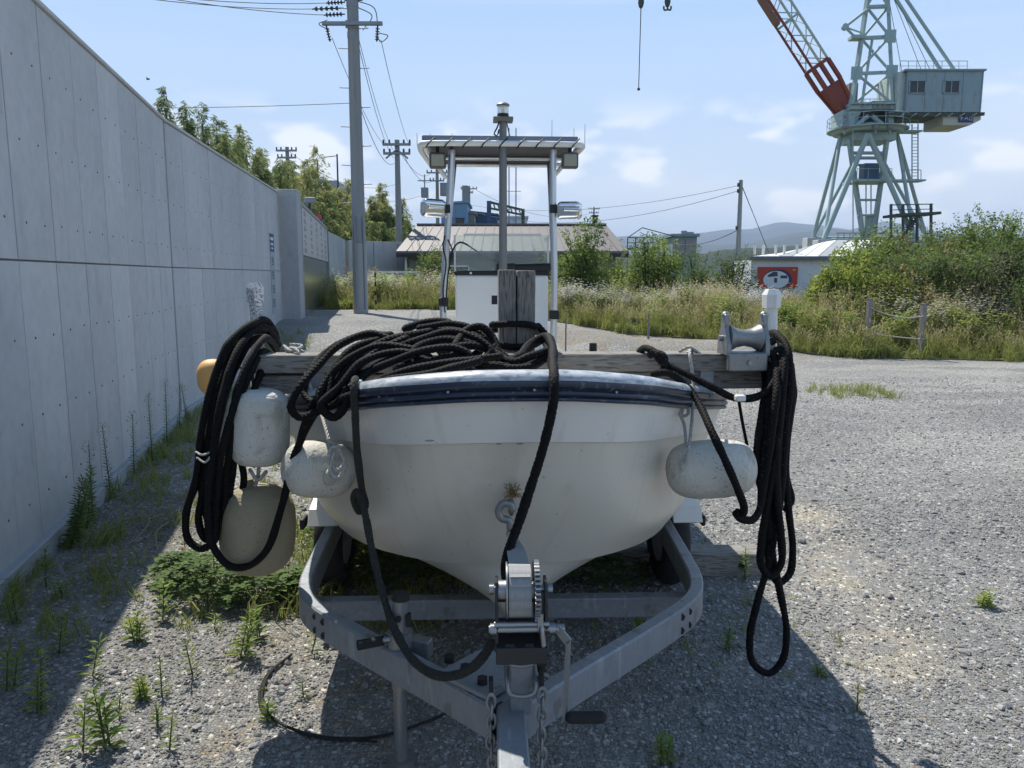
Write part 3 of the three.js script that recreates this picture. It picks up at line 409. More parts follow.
  for (let i = 0; i < RN; i++) { const x0 = i / RN * mw, x1 = (i + 1) / RN * mw, sk = 2.6, f = x0 < 3 ? (x0 + .4) / 3.4 : 1, f1 = x1 < 3 ? (x1 + .4) / 3.4 : 1; const y0 = lerp(e, ry, Math.min(1, f)), y1 = lerp(e, ry, Math.min(1, f1)); const P = [V(x0 + .03, e, .1), V(x1 - .03, e, .1), V(x1 - .03 + sk, y1, -4), V(x0 + .03 + sk, y0, -4)]; mesh('roof_panel', slab(P), i % 3 === 2 ? MT.roofGreyStrip : MT.roofWhite, mb); }
  for (let i = 0; i < 5; i++) mesh('roof_vent', [cyl(.07, .07, .5, .3 + i * .55, e + .35, -.6 - (i % 2) * .3, 0, 0, 0, 8)], MT.whitePaint, mb);
  const cv = document.createElement('canvas'); cv.width = 256; cv.height = 192; const c2 = cv.getContext('2d'); c2.fillStyle = '#a5362b'; c2.fillRect(0, 0, 256, 192); c2.fillStyle = '#3a3550'; c2.beginPath(); c2.arc(128, 112, 92, 0, 7); c2.fill(); c2.fillStyle = '#c3ccd4'; c2.beginPath(); c2.arc(118, 118, 82, 0, 7); c2.fill(); c2.fillStyle = '#39414f'; c2.beginPath(); c2.moveTo(60, 80); c2.lineTo(100, 42); c2.lineTo(126, 44); c2.lineTo(128, 84); c2.lineTo(70, 92); c2.fill(); c2.fillRect(146, 78, 44, 26); c2.fillRect(106, 100, 20, 44); c2.fillStyle = '#c88a3a'; c2.fillRect(222, 20, 20, 14);
  const ct = new THREE.CanvasTexture(cv); ct.colorSpace = THREE.SRGBColorSpace; const s0 = at(758, 267, 40), s1 = at(797, 284, 40);
  mesh('painted_panel', [place(new THREE.BoxGeometry(s1.x - s0.x, s0.y - s1.y + .2, .06), (s0.x + s1.x) / 2 - m0.x, (s0.y + s1.y) / 2 - .1, .0)], mat({ map: ct, roughness: .6 }), mb);
  // houses showing above the wall
  for (const [px, py, w, d, lab] of [[281, 174, 14, 44, 'grey roofed house corner showing above the flood wall'], [332, 186, 12, 56, 'small dark roofed house among the bamboo']]) { const p = at(px, py, d), ww = w / FOCAL * d, o = thing('house', lab, 'house', [p.x, 0, -d]); mesh('wall', [box(ww, p.y + .2, 4, 0, p.y / 2 - .3, -2)], MT.wallGrey, o); mesh('roof', [boxUV(place(extr([[-ww * .6, p.y - .2], [ww * .6, p.y - .2], [ww * .45, p.y + .35], [-ww * .45, p.y + .35]], 4.6), 0, 0, -4.3))], MT.roofGreyStrip, o); const w2 = mesh('window', [box(.8, .6, .06, 0, p.y - .9, .02)], MT.glassDark, o); mesh('frame', [box(.9, .05, .08, 0, p.y - .58, .03)], MT.alu, w2); }
}

// ---------- harbour crane ----------
{
  const D = 80, o0 = at(868, 245, D), cr = thing('harbour_crane', 'pale green harbour crane with slewing tower, machine house and jib', 'crane', [o0.x, 0, -D]);
  const C = (px, py, dz = 0) => at(px, py, D - dz).sub(cr.position), m = D / FOCAL;
  const T = (name, a, b, r, mm = MT.crane, par = cr, n = 10) => mesh(name, [bar(a, b, r, r, n)], mm, par);
  // plinths
  const foot = { lf: C(824, 240, 3), lb: C(813, 238, -4), rf: C(914, 240, 3), rb: C(926, 238, -4) };
  for (const k in foot) { const f = foot[k]; mesh('plinth', [box(1.7, f.y + .2, 1.5, f.x, (f.y - .2) / 2, f.z, 0, 0, 0, { r: .05 })], MT.concrete, cr); }
  const top = { l: C(841, 134, 0), f: C(868, 134, 3.3), r: C(897, 134, 0), b: C(868, 134, -3.3) };
  const leg = (k, t, r = .34) => T('leg', foot[k].clone().add(V(0, .1, 0)), top[t], r, MT.crane, cr, 14);
  leg('lf', 'l', .18); leg('lf', 'f', .25); leg('lb', 'l', .19); leg('lb', 'b', .18); leg('rf', 'f', .25); leg('rf', 'r', .18); leg('rb', 'r', .19); leg('rb', 'b', .18);
  T('tie_beam', foot.lf, foot.rf, .2); T('tie_beam', foot.lb, foot.rb, .2);
  // round platform
  const pc = C(867, 134, 0); const ring = mesh('slewing_platform', [cyl(3.2, 3.4, .28, pc.x, pc.y + .12, pc.z, 0, 0, 0, 32), cyl(3.8, 3.8, .10, pc.x, pc.y + .31, pc.z, 0, 0, 0, 32), cyl(1.7, 1.7, .5, pc.x, pc.y + .6, pc.z, 0, 0, 0, 24)], MT.crane, cr);
  const circle = []; for (let i = 0; i < 24; i++) { const a = i / 24 * 6.283; circle.push(V(pc.x + 3.8 * Math.cos(a), pc.y + 1.5, pc.z + 3.8 * Math.sin(a))); if (i % 2 === 0) mesh('rail_post', [bar(V(pc.x + 3.8 * Math.cos(a), pc.y + .4, pc.z + 3.8 * Math.sin(a)), V(pc.x + 3.8 * Math.cos(a), pc.y + 1.5, pc.z + 3.8 * Math.sin(a)), .03, .03, 6)], MT.crane, ring); }
  mesh('rail', [tube(circle, .035, { closed: true, step: .5, radial: 5 }), tube(circle.map(p => p.clone().add(V(0, -.5, 0))), .03, { closed: true, step: .5, radial: 5 })], MT.crane, ring);
  for (const px of [845, 890, 876]) { const l = C(px, 126, 3.2); mesh('floodlight', [place(new THREE.SphereGeometry(.38, 14, 10), l.x, l.y, l.z), cyl(.1, .1, .5, l.x, l.y - .5, l.z)], MT.galv, ring); }
  // inner funnel column
  for (const [dz, px0, px1] of [[1.5, 849, 863], [1.5, 887, 873], [-1.5, 849, 863], [-1.5, 887, 873]]) mesh('column_leg', [beam(C(px0, 139, dz), C(px1, 238, dz * .4), .38, .36)], MT.crane, cr);
  mesh('column_head', [box(38 * m, .8, 3.6, C(868, 139).x, C(868, 139).y, 0)], MT.crane, cr);
  mesh('column_foot', [box(1.3, 2.8, 1.3, C(868, 230).x, C(868, 230).y, 0), box(1.0, C(868, 235).y, 1.0, C(868, 235).x, C(868, 235).y / 2, 0)], MT.crane, cr);
  for (const y of [153, 158]) T('cross_beam', C(852, y, 1.3), C(884, y, 1.3), .16);
  for (const y of [165, 200, 215]) T('cross_beam', C(858, y, .9), C(878, y, .9), .12);
  for (const px of [866, 871]) T('cable', C(px, 185, .4), C(px, 232, .4), .06);
  const bb = C(869, 172, 1.4); mesh('control_cabin', [box(1.5, 1.55, 1.3, bb.x, bb.y, bb.z, 0, 0, 0, { r: .08 })], MT.blueBox, cr);
  const sp = C(867, 182, 1); const serv = mesh('service_platform', [box(3.6, .22, 3.2, sp.x, sp.y, sp.z)], MT.crane, cr); for (const x of [-1.7, -.6, .6, 1.7]) mesh('rail_post', [bar(V(sp.x + x, sp.y, sp.z + 1.5), V(sp.x + x, sp.y + 1.1, sp.z + 1.5), .03, .03, 6)], MT.crane, serv); mesh('rail', [bar(V(sp.x - 1.7, sp.y + 1.1, sp.z + 1.5), V(sp.x + 1.7, sp.y + 1.1, sp.z + 1.5), .03)], MT.crane, serv);
  // ladder on the right
  const la = part('ladder', cr); for (const px of [912, 918]) T('stringer', C(px, 124, 1), C(px, 181, 1), .06, MT.crane, la, 6); for (let y = 128; y < 180; y += 3.2) T('rung', C(912, y, 1), C(918, y, 1), .035, MT.crane, la, 5);
  const lp = part('landing', cr); mesh('deck', [beam(C(893, 181, .6), C(922, 181, .6), 1.6, .16)], MT.crane, lp); for (const px of [902, 912, 921]) T('post', C(px, 181, 1.3), C(px, 170, 1.3), .04, MT.crane, lp, 6); T('rail', C(902, 170, 1.3), C(921, 170, 1.3), .04, MT.crane, lp, 6); mesh('upper_deck', [beam(C(890, 132, .6), C(919, 132, .6), 1.4, .16)], MT.crane, lp); for (const px of [906, 918]) T('post', C(px, 132, 1.2), C(px, 120, 1.2), .04, MT.crane, lp, 6); T('rail', C(897, 120, 1.2), C(918, 120, 1.2), .04, MT.crane, lp, 6);
  // stair tower at the foot
  const st = part('stair_platform', cr); mesh('deck', [beam(C(890, 216, 3), C(933, 214, 3), 3, .25)], MT.craneDark, st); for (const px of [891, 903, 917, 931]) mesh('post', [beam(C(px, 250, 4.3), C(px, 204, 4.3), .2)], MT.craneDark, st); mesh('rail', [beam(C(890, 205, 4.3), C(933, 204, 4.3), .09), beam(C(890, 210, 4.3), C(933, 209, 4.3), .07)], MT.craneDark, st); for (let i = 0; i < 9; i++) { const p = C(917 - i * 1.9, 218 + i * 2.3, 3.6); mesh('step', [box(.55, .08, 1, p.x, p.y, p.z)], MT.craneDark, st); } mesh('stringer', [beam(C(919, 216, 4.1), C(900, 240, 4.1), .12, .25)], MT.craneDark, st);
  T('vertical_pipe', C(853, 130, 2), C(853, 240, 2), .06);
  // low guard rail between the legs
  const gr = part('quay_rail', cr); for (let i = 0; i < 12; i++) T('post', C(838 + i * 6, 243, 4), C(838 + i * 6, 233, 4), .035, MT.galv, gr, 5); T('rail', C(836, 233, 4), C(908, 233, 4), .04, MT.galv, gr, 5); T('rail', C(836, 238, 4), C(908, 238, 4), .03, MT.galv, gr, 5);
  // slewing frame
  const dk = C(870, 112, 0); mesh('slewing_deck', [box(60 * m, .42, 4.2, dk.x + .3, dk.y + .05, 0), box(46 * m, .16, 4.8, dk.x - .5, dk.y + .36, 0)], MT.crane, cr);
  for (const dz of [-1.8, 1.8]) { for (const [a, b] of [[851, 851], [890, 890]]) mesh('frame_post', [beam(C(a, 131, dz), C(b, 112, dz), .5)], MT.crane, cr); T('frame_brace', C(852, 129, dz), C(868, 116, dz), .22); T('frame_brace', C(888, 129, dz), C(872, 116, dz), .22); }
  mesh('winch_drum', [cyl(.55, .55, 2.6, C(862, 121).x, C(862, 121).y, 0, Math.PI / 2, 0, 0), cyl(.5, .5, 2.6, C(880, 121).x, C(880, 121).y, 0, Math.PI / 2, 0, 0)], MT.craneDark, cr);
  const wb = C(879, 103, 1.5); mesh('motor_housing', [box(1.9, .8, 1.3, wb.x, wb.y - .3, wb.z, 0, 0, 0, { r: .12 })], MT.wallGrey, cr); const wc = C(847, 96, .2); mesh('jib_winch_box', [box(.9, 2.2, 1.6, wc.x + .3, wc.y, wc.z, 0, 0, 0, { r: .1 })], MT.wallGrey, cr);
  for (let i = 0; i < 6; i++) T('deck_rail_post', C(860 + i * 5, 108, 2.5), C(860 + i * 5, 99, 2.5), .03, MT.crane, cr, 5); T('deck_rail', C(860, 99, 2.5), C(885, 99, 2.5), .035, MT.crane, cr, 5);
  // tower
  const apex = C(880, -64, 0), tl = [], tr = [];
  for (const dz of [-1.9, 1.9]) { const a = C(851, 108, dz), b = C(893, 106, dz), t0 = C(877, -64, dz * .35), t1 = C(885, -64, dz * .35); tl.push([a, t0]); tr.push([b, t1]); mesh('tower_leg', [beam(a, t0, .34)], MT.crane, cr); mesh('tower_leg', [beam(b, t1, .26)], MT.crane, cr); T('tower_strut', C(861, 108, dz), C(872, 40, dz * .7), .14); }
  const on = (s, y) => s[0].clone().lerp(s[1], (108 - y) / 172);
  for (const y of [73, 37, 6, -25]) { for (const k of [0, 1]) mesh('tower_girt', [beam(on(tl[k], y), on(tr[k], y), .2, .24)], MT.crane, cr); mesh('tower_girt', [beam(on(tl[0], y), on(tl[1], y), .28)], MT.crane, cr); mesh('tower_girt', [beam(on(tr[0], y), on(tr[1], y), .28)], MT.crane, cr); }
  const ys = [106, 73, 37, 6, -25, -60]; for (let i = 0; i < 5; i++) for (const k of [0, 1]) { T('tower_diagonal', i % 2 === k ? on(tl[k], ys[i]) : on(tr[k], ys[i]), i % 2 === k ? on(tr[k], ys[i + 1]) : on(tl[k], ys[i + 1]), .13); if (k) T('tower_diagonal', on(tl[k], ys[i + 1]), on(tl[1 - k], ys[i]), .09); }
  mesh('gusset', [box(1.1, 1.2, .1, on(tr[1], 37).x, on(tr[1], 37).y, on(tr[1], 37).z + .1), box(1.1, 1.2, .1, on(tr[1], 73).x, on(tr[1], 73).y, on(tr[1], 73).z + .1), box(1.1, 1.2, .1, on(tl[1], 73).x, on(tl[1], 73).y, on(tl[1], 73).z + .1)], MT.crane, cr);
  mesh('apex_sheave', [cyl(.9, .9, 1, apex.x, apex.y + .4, apex.z, Math.PI / 2), box(1.6, .5, 1.6, apex.x, apex.y, apex.z)], MT.crane, cr);
  T('side_bracket', C(868, 9, 1.4), C(845, 27, 1.4), .13); T('side_bracket', C(845, 27, 1.4), C(856, 38, 1.4), .12); T('side_bracket', C(845, 27, 1.4), C(862, 33, 1.4), .08); mesh('bracket_sheave', [cyl(.32, .32, .3, C(845, 27, 1.4).x, C(845, 27, 1.4).y, 1.4, Math.PI / 2)], MT.crane, cr); const sb = C(857, 38, 1.4); mesh('bracket_platform', [box(1.3, .3, 1.2, sb.x, sb.y, sb.z)], MT.crane, cr);
  // machine house
  const h0 = C(905, 112, 2.6), h1 = C(984, 71, 2.6), hw = h1.x - h0.x, hh = h1.y - h0.y, hm = part('machine_house', cr);
  mesh('body', [box(hw, hh, 4.6, (h0.x + h1.x) / 2, (h0.y + h1.y) / 2, .3)], MT.craneHouse, hm);
  mesh('nose', [boxUV(place(extr([[0, -1.9], [-.85, -2.2], [-.85, 2.1], [0, 2.6]], hh - .1).rotateX(-Math.PI / 2), h0.x + .02, h0.y + .05, .3))], MT.craneWhite, hm);
  mesh('roof', [box(hw + .5, .16, 5.0, (h0.x + h1.x) / 2 - .1, h1.y + .08, .3)], MT.craneHouse, hm);
  for (let i = 0; i <= 4; i++) mesh('batten', [box(.09, hh - .02, .07, h0.x + .06 + (hw - .12) * i / 4, (h0.y + h1.y) / 2, 2.62)], MT.craneHouse, hm);
  for (const px of [917, 951]) { const p = C(px, 87, 2.6), w = mesh('window', [box(1.45, 1.1, .08, p.x, p.y, 2.61)], MT.glassDark, hm); mesh('frame', [box(1.6, .09, .14, p.x, p.y + .58, 2.64), box(1.6, .09, .14, p.x, p.y - .58, 2.64), box(.09, 1.2, .14, p.x - .76, p.y, 2.64), box(.07, 1.1, .12, p.x, p.y, 2.64), box(.09, 1.2, .14, p.x + .76, p.y, 2.64)], MT.craneHouse, w); }
  mesh('floor_beam', [beam(C(888, 115, 2.4), C(984, 114, 2.4), .25, .3), beam(C(888, 115, -1.5), C(984, 114, -1.5), .25, .3)], MT.craneDark, hm); mesh('floor', [box(hw + 1.6, .2, 4.4, (h0.x + h1.x) / 2 - .8, h0.y - .12, .3)], MT.craneDark, hm);
  for (let i = 0; i < 7; i++) T('floor_strut', C(905 + i * 12, 113, 2.75), C(899 + i * 12, 117, 2.4), .06, MT.crane, hm, 6);
  const w0 = C(943, 125, 2.2), w1 = C(981, 110, 2.2); mesh('counterweight_box', [boxUV(place(extr([[0, 0], [w1.x - w0.x - 1, 0], [w1.x - w0.x, .5], [w1.x - w0.x, w1.y - w0.y - .35], [0, w1.y - w0.y - .35]], 3.6, .04), w0.x, w0.y, -1.4))], mat({ map: rep(concCol, 4), color: rgb(1.05, 1.0, .88), roughness: .8 }), hm);
  { const cv = document.createElement('canvas'); cv.width = 128; cv.height = 64; const c = cv.getContext('2d'); c.fillStyle = '#23306e'; c.fillRect(0, 0, 128, 64); c.strokeStyle = '#c9cfe2'; c.lineWidth = 5; c.beginPath(); c.moveTo(14, 12); c.lineTo(44, 12); c.moveTo(28, 12); c.lineTo(24, 50); c.moveTo(14, 30); c.lineTo(44, 30); c.moveTo(52, 48); c.lineTo(68, 14); c.lineTo(84, 48); c.moveTo(58, 36); c.lineTo(78, 36); c.moveTo(96, 12); c.lineTo(96, 50); c.moveTo(88, 22); c.lineTo(116, 22); c.lineTo(116, 48); c.lineTo(104, 48); c.stroke(); const t = new THREE.CanvasTexture(cv); t.colorSpace = THREE.SRGBColorSpace; const p = C(966, 118, 2.3); mesh('sign', [place(new THREE.BoxGeometry(1.45, .8, .05), p.x, p.y, 2.27)], mat({ map: t, roughness: .5 }), hm); }
  for (let i = 0; i < 9; i++) T('roof_rail_post', C(900 + i * 8.4, 71, 2.4), C(900 + i * 8.4, 61, 2.4), .03, MT.crane, hm, 5); T('roof_rail', C(900, 61, 2.4), C(968, 61, 2.4), .035, MT.crane, hm, 5); T('roof_rail', C(900, 66, 2.4), C(968, 66, 2.4), .025, MT.crane, hm, 5);
  // back stays
  T('back_stay', C(884, -20, .8), C(941, 71, 1.6), .17); T('back_stay', C(899, -4, -.8).add(V(-1.4, 2.4, 0)), C(955, 71, -.6), .16); for (const [a, b] of [[902, 888], [922, 892], [931, 894]]) T('rope', C(a, 72, 1), C(b, -6, 1), .03, MT.wire, cr, 4);
  // jib
  const jb = part('jib', cr), P0 = C(846, 112, 0), P1 = C(655, -186, 0), ax = P1.clone().sub(P0).normalize(), sd = V(-ax.y, ax.x, 0), JL = P1.distanceTo(P0), hwid = .86, hd = .9;
  const J = (l, s, k) => P0.clone().addScaledVector(ax, l).addScaledVector(sd, s * hwid * Math.min(1, .55 + l / 6) * (l > JL * .75 ? 1 - .7 * (l / JL - .75) * 4 : 1)).add(V(0, 0, k * hd));
  const solid = [0.5, 3.2], red = 5.2;
  for (const k of [-1, 1]) mesh('boom_foot', [(() => { const a = J(.1, -1, k), b = J(.1, 1, k), c = J(3.1, 1, k), d = J(3.1, -1, k); const g = new THREE.BufferGeometry().setFromPoints([a, b, c, a, c, d]); g.computeVertexNormals(); return boxUV(g); })(), beam(J(.1, -1, k), J(3.1, -1, k), .3), beam(J(.1, 1, k), J(3.1, 1, k), .3)], MT.craneRed, jb);
  for (const s of [-1, 1]) mesh('boom_foot', [(() => { const a = J(.1, s, -1), b = J(.1, s, 1), c = J(3.1, s, 1), d = J(3.1, s, -1); const g = new THREE.BufferGeometry().setFromPoints([a, b, c, a, c, d]); g.computeVertexNormals(); return boxUV(g); })()], MT.craneRed, jb);
  for (const k of [-1, 1]) { for (const s of [-1, 1, 0]) mesh('boom_panel', [beam(J(3.1, s, k), J(5.4, s, k), .42, .3)], MT.craneRed, jb); mesh('boom_panel', [beam(J(5.4, -1, k), J(5.4, 1, k), .35)], MT.craneRed, jb); }
  for (const s of [-1, 1]) for (const k of [-1, 1]) { T('chord', J(5.4, s, k), J(JL * .75, s, k), .13, s < 0 ? MT.craneWhite : MT.craneRed, jb, 8); T('chord', J(JL * .75, s, k), J(JL, s * .3, k * .3), .12, MT.craneRed, jb, 8); }
  for (let l = 5.4, i = 0; l < JL - 1.5; l += 1.3, i++) { const s = i % 2 ? 1 : -1, mm = i % 6 === 4 ? MT.crane : MT.craneWhite; for (const k of [-1, 1]) T('lacing', J(l, s, k), J(l + 1.3, -s, k), .055, mm, jb, 6); for (const q of [-1, 1]) T('lacing', J(l, q, s), J(l + 1.3, q, -s), .05, mm, jb, 6); if (i % 5 === 4) for (const k of [-1, 1]) mesh('batten', [beam(J(l, -1, k), J(l, 1, k), .2)], MT.crane, jb); }
  const jc = J(12.5, 1.15, 0); mesh('rope_guard', [place(new THREE.CapsuleGeometry(.4, 2.6, 6, 12), jc.x, jc.y, jc.z, 0, 0, Math.atan2(ax.y, ax.x) - Math.PI / 2)], mat({ color: rgb(.25, .14, .10), roughness: .8 }), jb);
  mesh('pivot', [cyl(.6, .6, 3.4, P0.x + .2, P0.y - .2, 0, Math.PI / 2), box(1.6, 1.5, 3, P0.x - .1, P0.y - .8, 0, 0, 0, 0, { r: .1 })], MT.crane, cr);
  mesh('tip_sheave', [cyl(.7, .7, .6, P1.x, P1.y, 0, Math.PI / 2), cyl(.5, .5, .6, P1.x + 1.3, P1.y - 1.2, 0, Math.PI / 2)], MT.craneDark, jb);
  T('luffing_rope', apex.clone().add(V(0, .6, .3)), P1.clone().add(V(.5, .6, .3)), .045, MT.wire, cr, 5); T('luffing_rope', apex.clone().add(V(0, .6, -.3)), P1.clone().add(V(.5, .6, -.3)), .045, MT.wire, cr, 5);
  // hoist blocks hanging from the jib tip: held by it, things of their own
  const hook = (px, yb, top, label, len) => { const p = at(px, yb, D), o = thing('hook_block', label, 'crane hook', [p.x, p.y, -D]); mesh('rope', [bar(V(0, .9, 0), V(0, top - p.y, 0), .05, .05, 6)], MT.wire, o); mesh('weight', [lathe([[0, -.4], [.2, -.2], [.3, .2], [.26, .7], [.12, 1.0], [0, 1.05]], 14)], MT.craneDark, o); if (len) mesh('tag_line', [bar(V(0, -.3, 0), V(-.05, -len, 0), .05, .045, 6), place(new THREE.SphereGeometry(.16, 8, 6), -.05, -len, 0)], MT.wire, o); else mesh('hook', [tube([V(0, -.2, 0), V(0, -.5, 0), V(-.3, -.55, 0), V(-.36, -.25, 0)], .09, { step: .08 }), tube([V(0, -.5, 0), V(.3, -.55, 0), V(.36, -.25, 0)], .09, { step: .08 })], MT.craneDark, o); return o; };
  const ty = P1.y; hook(641, 5, ty, 'slender crane ball with a long hanging tag line', 7.9); hook(667.5, 4, ty - 1, 'small double crane hook at the top edge of the sky', 0);
}

// ---------- boat ----------
const BX = .025, BZ = 2.2, YAW = .055;
const boat = thing('workboat', 'small white open workboat with blue rail and canopy on the trailer', 'boat', [BX, 0, -BZ], YAW);
const bl = (x, h, d) => V(x, h, -d);
{
  const lv = {
    rail: [[0, 1.325, 0], [0.15, 1.322, 0.01], [0.3, 1.306, 0.06], [0.42, 1.281, 0.17], [0.52, 1.248, 0.32], [0.645, 1.207, 0.52], [0.82, 1.16, 0.77], [0.945, 1.11, 1.12], [0.99, 1.02, 2.2], [0.97, 0.94, 3.9]],
    railB: [[0, 1.245, 0.01], [0.15, 1.242, 0.02], [0.3, 1.226, 0.07], [0.42, 1.201, 0.18], [0.52, 1.168, 0.33], [0.645, 1.127, 0.53], [0.82, 1.08, 0.78], [0.945, 1.03, 1.13], [0.99, 0.94, 2.21], [0.97, 0.86, 3.9]],
    kn: [[0, 1.105, 0.055], [0.15, 1.101, 0.067], [0.297, 1.087, 0.122], [0.415, 1.064, 0.235], [0.515, 1.038, 0.385], [0.64, 1.006, 0.585], [0.81, 0.966, 0.835], [0.93, 0.92, 1.17], [0.975, 0.85, 2.2], [0.955, 0.78, 3.9]],
    kn2: [[0, 1.1, 0.066], [0.139, 1.096, 0.078], [0.286, 1.082, 0.133], [0.404, 1.059, 0.246], [0.504, 1.033, 0.396], [0.629, 1.001, 0.596], [0.799, 0.961, 0.846], [0.919, 0.915, 1.181], [0.964, 0.845, 2.211], [0.944, 0.775, 3.9]],
    a: [[0, 0.9, 0.15], [0.14, 0.897, 0.162], [0.28, 0.885, 0.21], [0.4, 0.868, 0.315], [0.51, 0.845, 0.46], [0.635, 0.818, 0.665], [0.785, 0.787, 0.915], [0.89, 0.752, 1.28], [0.935, 0.7, 2.3], [0.92, 0.66, 3.9]],
    b: [[0, 0.745, 0.245], [0.14, 0.742, 0.257], [0.28, 0.731, 0.305], [0.415, 0.715, 0.4], [0.545, 0.693, 0.545], [0.675, 0.668, 0.76], [0.79, 0.64, 1.03], [0.865, 0.61, 1.45], [0.9, 0.58, 2.4], [0.89, 0.56, 3.9]],
    c: [[0, 0.625, 0.315], [0.13, 0.62, 0.333], [0.265, 0.609, 0.39], [0.4, 0.594, 0.5], [0.53, 0.577, 0.65], [0.65, 0.557, 0.86], [0.755, 0.535, 1.15], [0.81, 0.515, 1.6], [0.83, 0.49, 2.4], [0.83, 0.47, 3.9]],
    c2: [[0.0, 0.619, 0.347], [0.1203, 0.614, 0.365], [0.2451, 0.603, 0.422], [0.37, 0.588, 0.532], [0.4903, 0.571, 0.682], [0.6013, 0.551, 0.892], [0.6984, 0.529, 1.182], [0.7493, 0.509, 1.632], [0.7678, 0.484, 2.432], [0.7678, 0.464, 3.9]],
    k: [[0, 0.38, 0.37], [0, 0.365, 0.4], [0, 0.355, 0.48], [0, 0.35, 0.6], [0, 0.345, 0.78], [0, 0.345, 1.0], [0, 0.345, 1.3], [0, 0.345, 1.7], [0, 0.345, 2.5], [0, 0.345, 3.9]],
  };
  const cur = {}; for (const k in lv) { const c = new THREE.CatmullRomCurve3(lv[k].map(p => bl(...p)), false, 'catmullrom', .5); cur[k] = t => c.getPoint(t); }
  const loft = (keys, nu, nv, smooth) => { const row = s => t => { const f = t * (keys.length - 1); if (smooth) { const c = new THREE.CatmullRomCurve3(keys.map(k => cur[k](s)), false, 'catmullrom', .5); return c.getPoint(t); } const i = Math.min(keys.length - 2, Math.floor(f)); return cur[keys[i]](s).lerp(cur[keys[i + 1]](s), f - i); };
    const both = sgn => { const rows = []; for (let i = 0; i <= nu; i++) rows.push(row(Math.pow(i / nu, 1.25))); return grid(nu, nv, (u, v) => { const p = rows[Math.round(u * nu)](v); return V(p.x * sgn, p.y, p.z); }, (u, v, p) => [p.x * .9 + p.z * .6 + 3, p.y + p.z * .2]); };
    // one sheet from side to side so that the stem stays smooth
    const rows = []; for (let i = 0; i <= nu; i++) rows.push(row(Math.pow(i / nu, 1.25)));
    return grid(2 * nu, nv, (u, v) => { const k = Math.round(u * 2 * nu) - nu, p = rows[Math.abs(k)](v); return V(k < 0 ? -p.x : p.x, p.y, p.z); }, (u, v, p) => [p.x + (p.x < 0 ? p.z : -p.z) * .7, p.y]); };
  const hull = mesh('hull', [loft(['kn2', 'a', 'b', 'c'], 70, 24, true), loft(['c', 'c2'], 70, 2), loft(['c2', 'k'], 70, 6)], MT.hull, boat);
  mesh('keel_strip', [tube([.02, .1, .2, .35, .5, .7, .95].map(t => cur.k(t).add(V(0, .004, 0))), .014, { step: .05 })], MT.alu, hull);
  const ts = mesh('topside', [loft(['railB', 'kn'], 70, 6), loft(['kn', 'kn2'], 70, 1)], MT.topside, boat);
  // scuffs: shallow chips along the knuckle
  for (const [px, py, w] of [[431, 440, .03], [500, 444, .018], [521, 444, .022]]) { const p = at(px, py, 2.262).sub(boat.position); mesh('chip', [place(new THREE.SphereGeometry(1, 8, 6).scale(w * .5, .003, .004), p.x, p.y, p.z - .005)], mat({ color: rgb(.33, .32, .29), roughness: .9 }), ts); }
  // rail: upper worn cap roll, pale with chalking and painted sun glare; lower blue strake
  const railAt = t => cur.rail(t); const sweep = (prof, name, m, len) => { const n = 90, mk = sgn => { }; const samples = []; for (let i = -n; i <= n; i++) { const t = Math.pow(Math.abs(i) / n, 1.25), s = i < 0 ? -1 : 1, p = railAt(t), q = railAt(Math.min(1, t + .004)), r = railAt(Math.max(0, t - .004)); let tx = (q.x - r.x), tz = (q.z - r.z); const l = Math.hypot(tx, tz); tx /= l; tz /= l; let nx = -tz, nz = tx; if (t < .002) { nx = 0; nz = 1; } samples.push({ p: V(p.x * s, p.y, p.z), nx: nx * s, nz }); }
    let acc = 0; const U = samples.map((s, i) => { if (i) acc += s.p.distanceTo(samples[i - 1].p); return acc; });
    return mesh(name, [grid(2 * n, prof.length - 1, (u, v) => { const i = Math.round(u * 2 * n), s = samples[i], pr = prof[Math.round(v * (prof.length - 1))]; return V(s.p.x + s.nx * pr[0], s.p.y + pr[1], s.p.z + s.nz * pr[0]); }, (u, v) => [U[Math.round(u * 2 * n)] / len, v * .5])], m, boat); };
  const arc = (cx, cy, rx, ry, a0, a1, n) => Array.from({ length: n + 1 }, (_, i) => { const a = lerp(a0, a1, i / n); return [cx + rx * Math.cos(a), cy + ry * Math.sin(a)]; });
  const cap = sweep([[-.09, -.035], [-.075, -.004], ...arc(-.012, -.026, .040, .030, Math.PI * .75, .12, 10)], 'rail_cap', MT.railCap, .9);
  const strake = sweep([[.027, -.0235], [.030, -.030], [.029, -.040], [.022, -.047], [.014, -.050], ...arc(.012, -.061, .012, .010, 1.2, -1.2, 5), [.010, -.072], ...arc(.010, -.079, .010, .007, 1.2, -1.3, 4), [.0, -.088]], 'rub_rail', MT.blueRail, .8);
  for (let i = 0; i < 5; i++) { const s = (i - 2) * .26 + .04; const t = Math.abs(s) * .7, p = railAt(t); mesh('screw', [cyl(.004, .004, .006, p.x * Math.sign(s || 1), p.y - .05, p.z + .025, Math.PI / 2, 0, 0, 8)], MT.zinc, strake); }
  // deck and transom
  { const pts = []; for (let i = 0; i <= 50; i++) { const p = cur.b(Math.pow(i / 50, 1.2)); pts.push([Math.max(.001, p.x - .03), p.z - .02]); } const s = new THREE.Shape(); pts.forEach((p, i) => i ? s.lineTo(p[0], p[1]) : s.moveTo(p[0], p[1])); pts.slice().reverse().forEach(p => s.lineTo(-p[0], p[1])); const g = new THREE.ShapeGeometry(s); g.rotateX(Math.PI / 2); g.translate(0, .86, -.04); mesh('deck', [boxUV(g)], MT.deck, boat); }
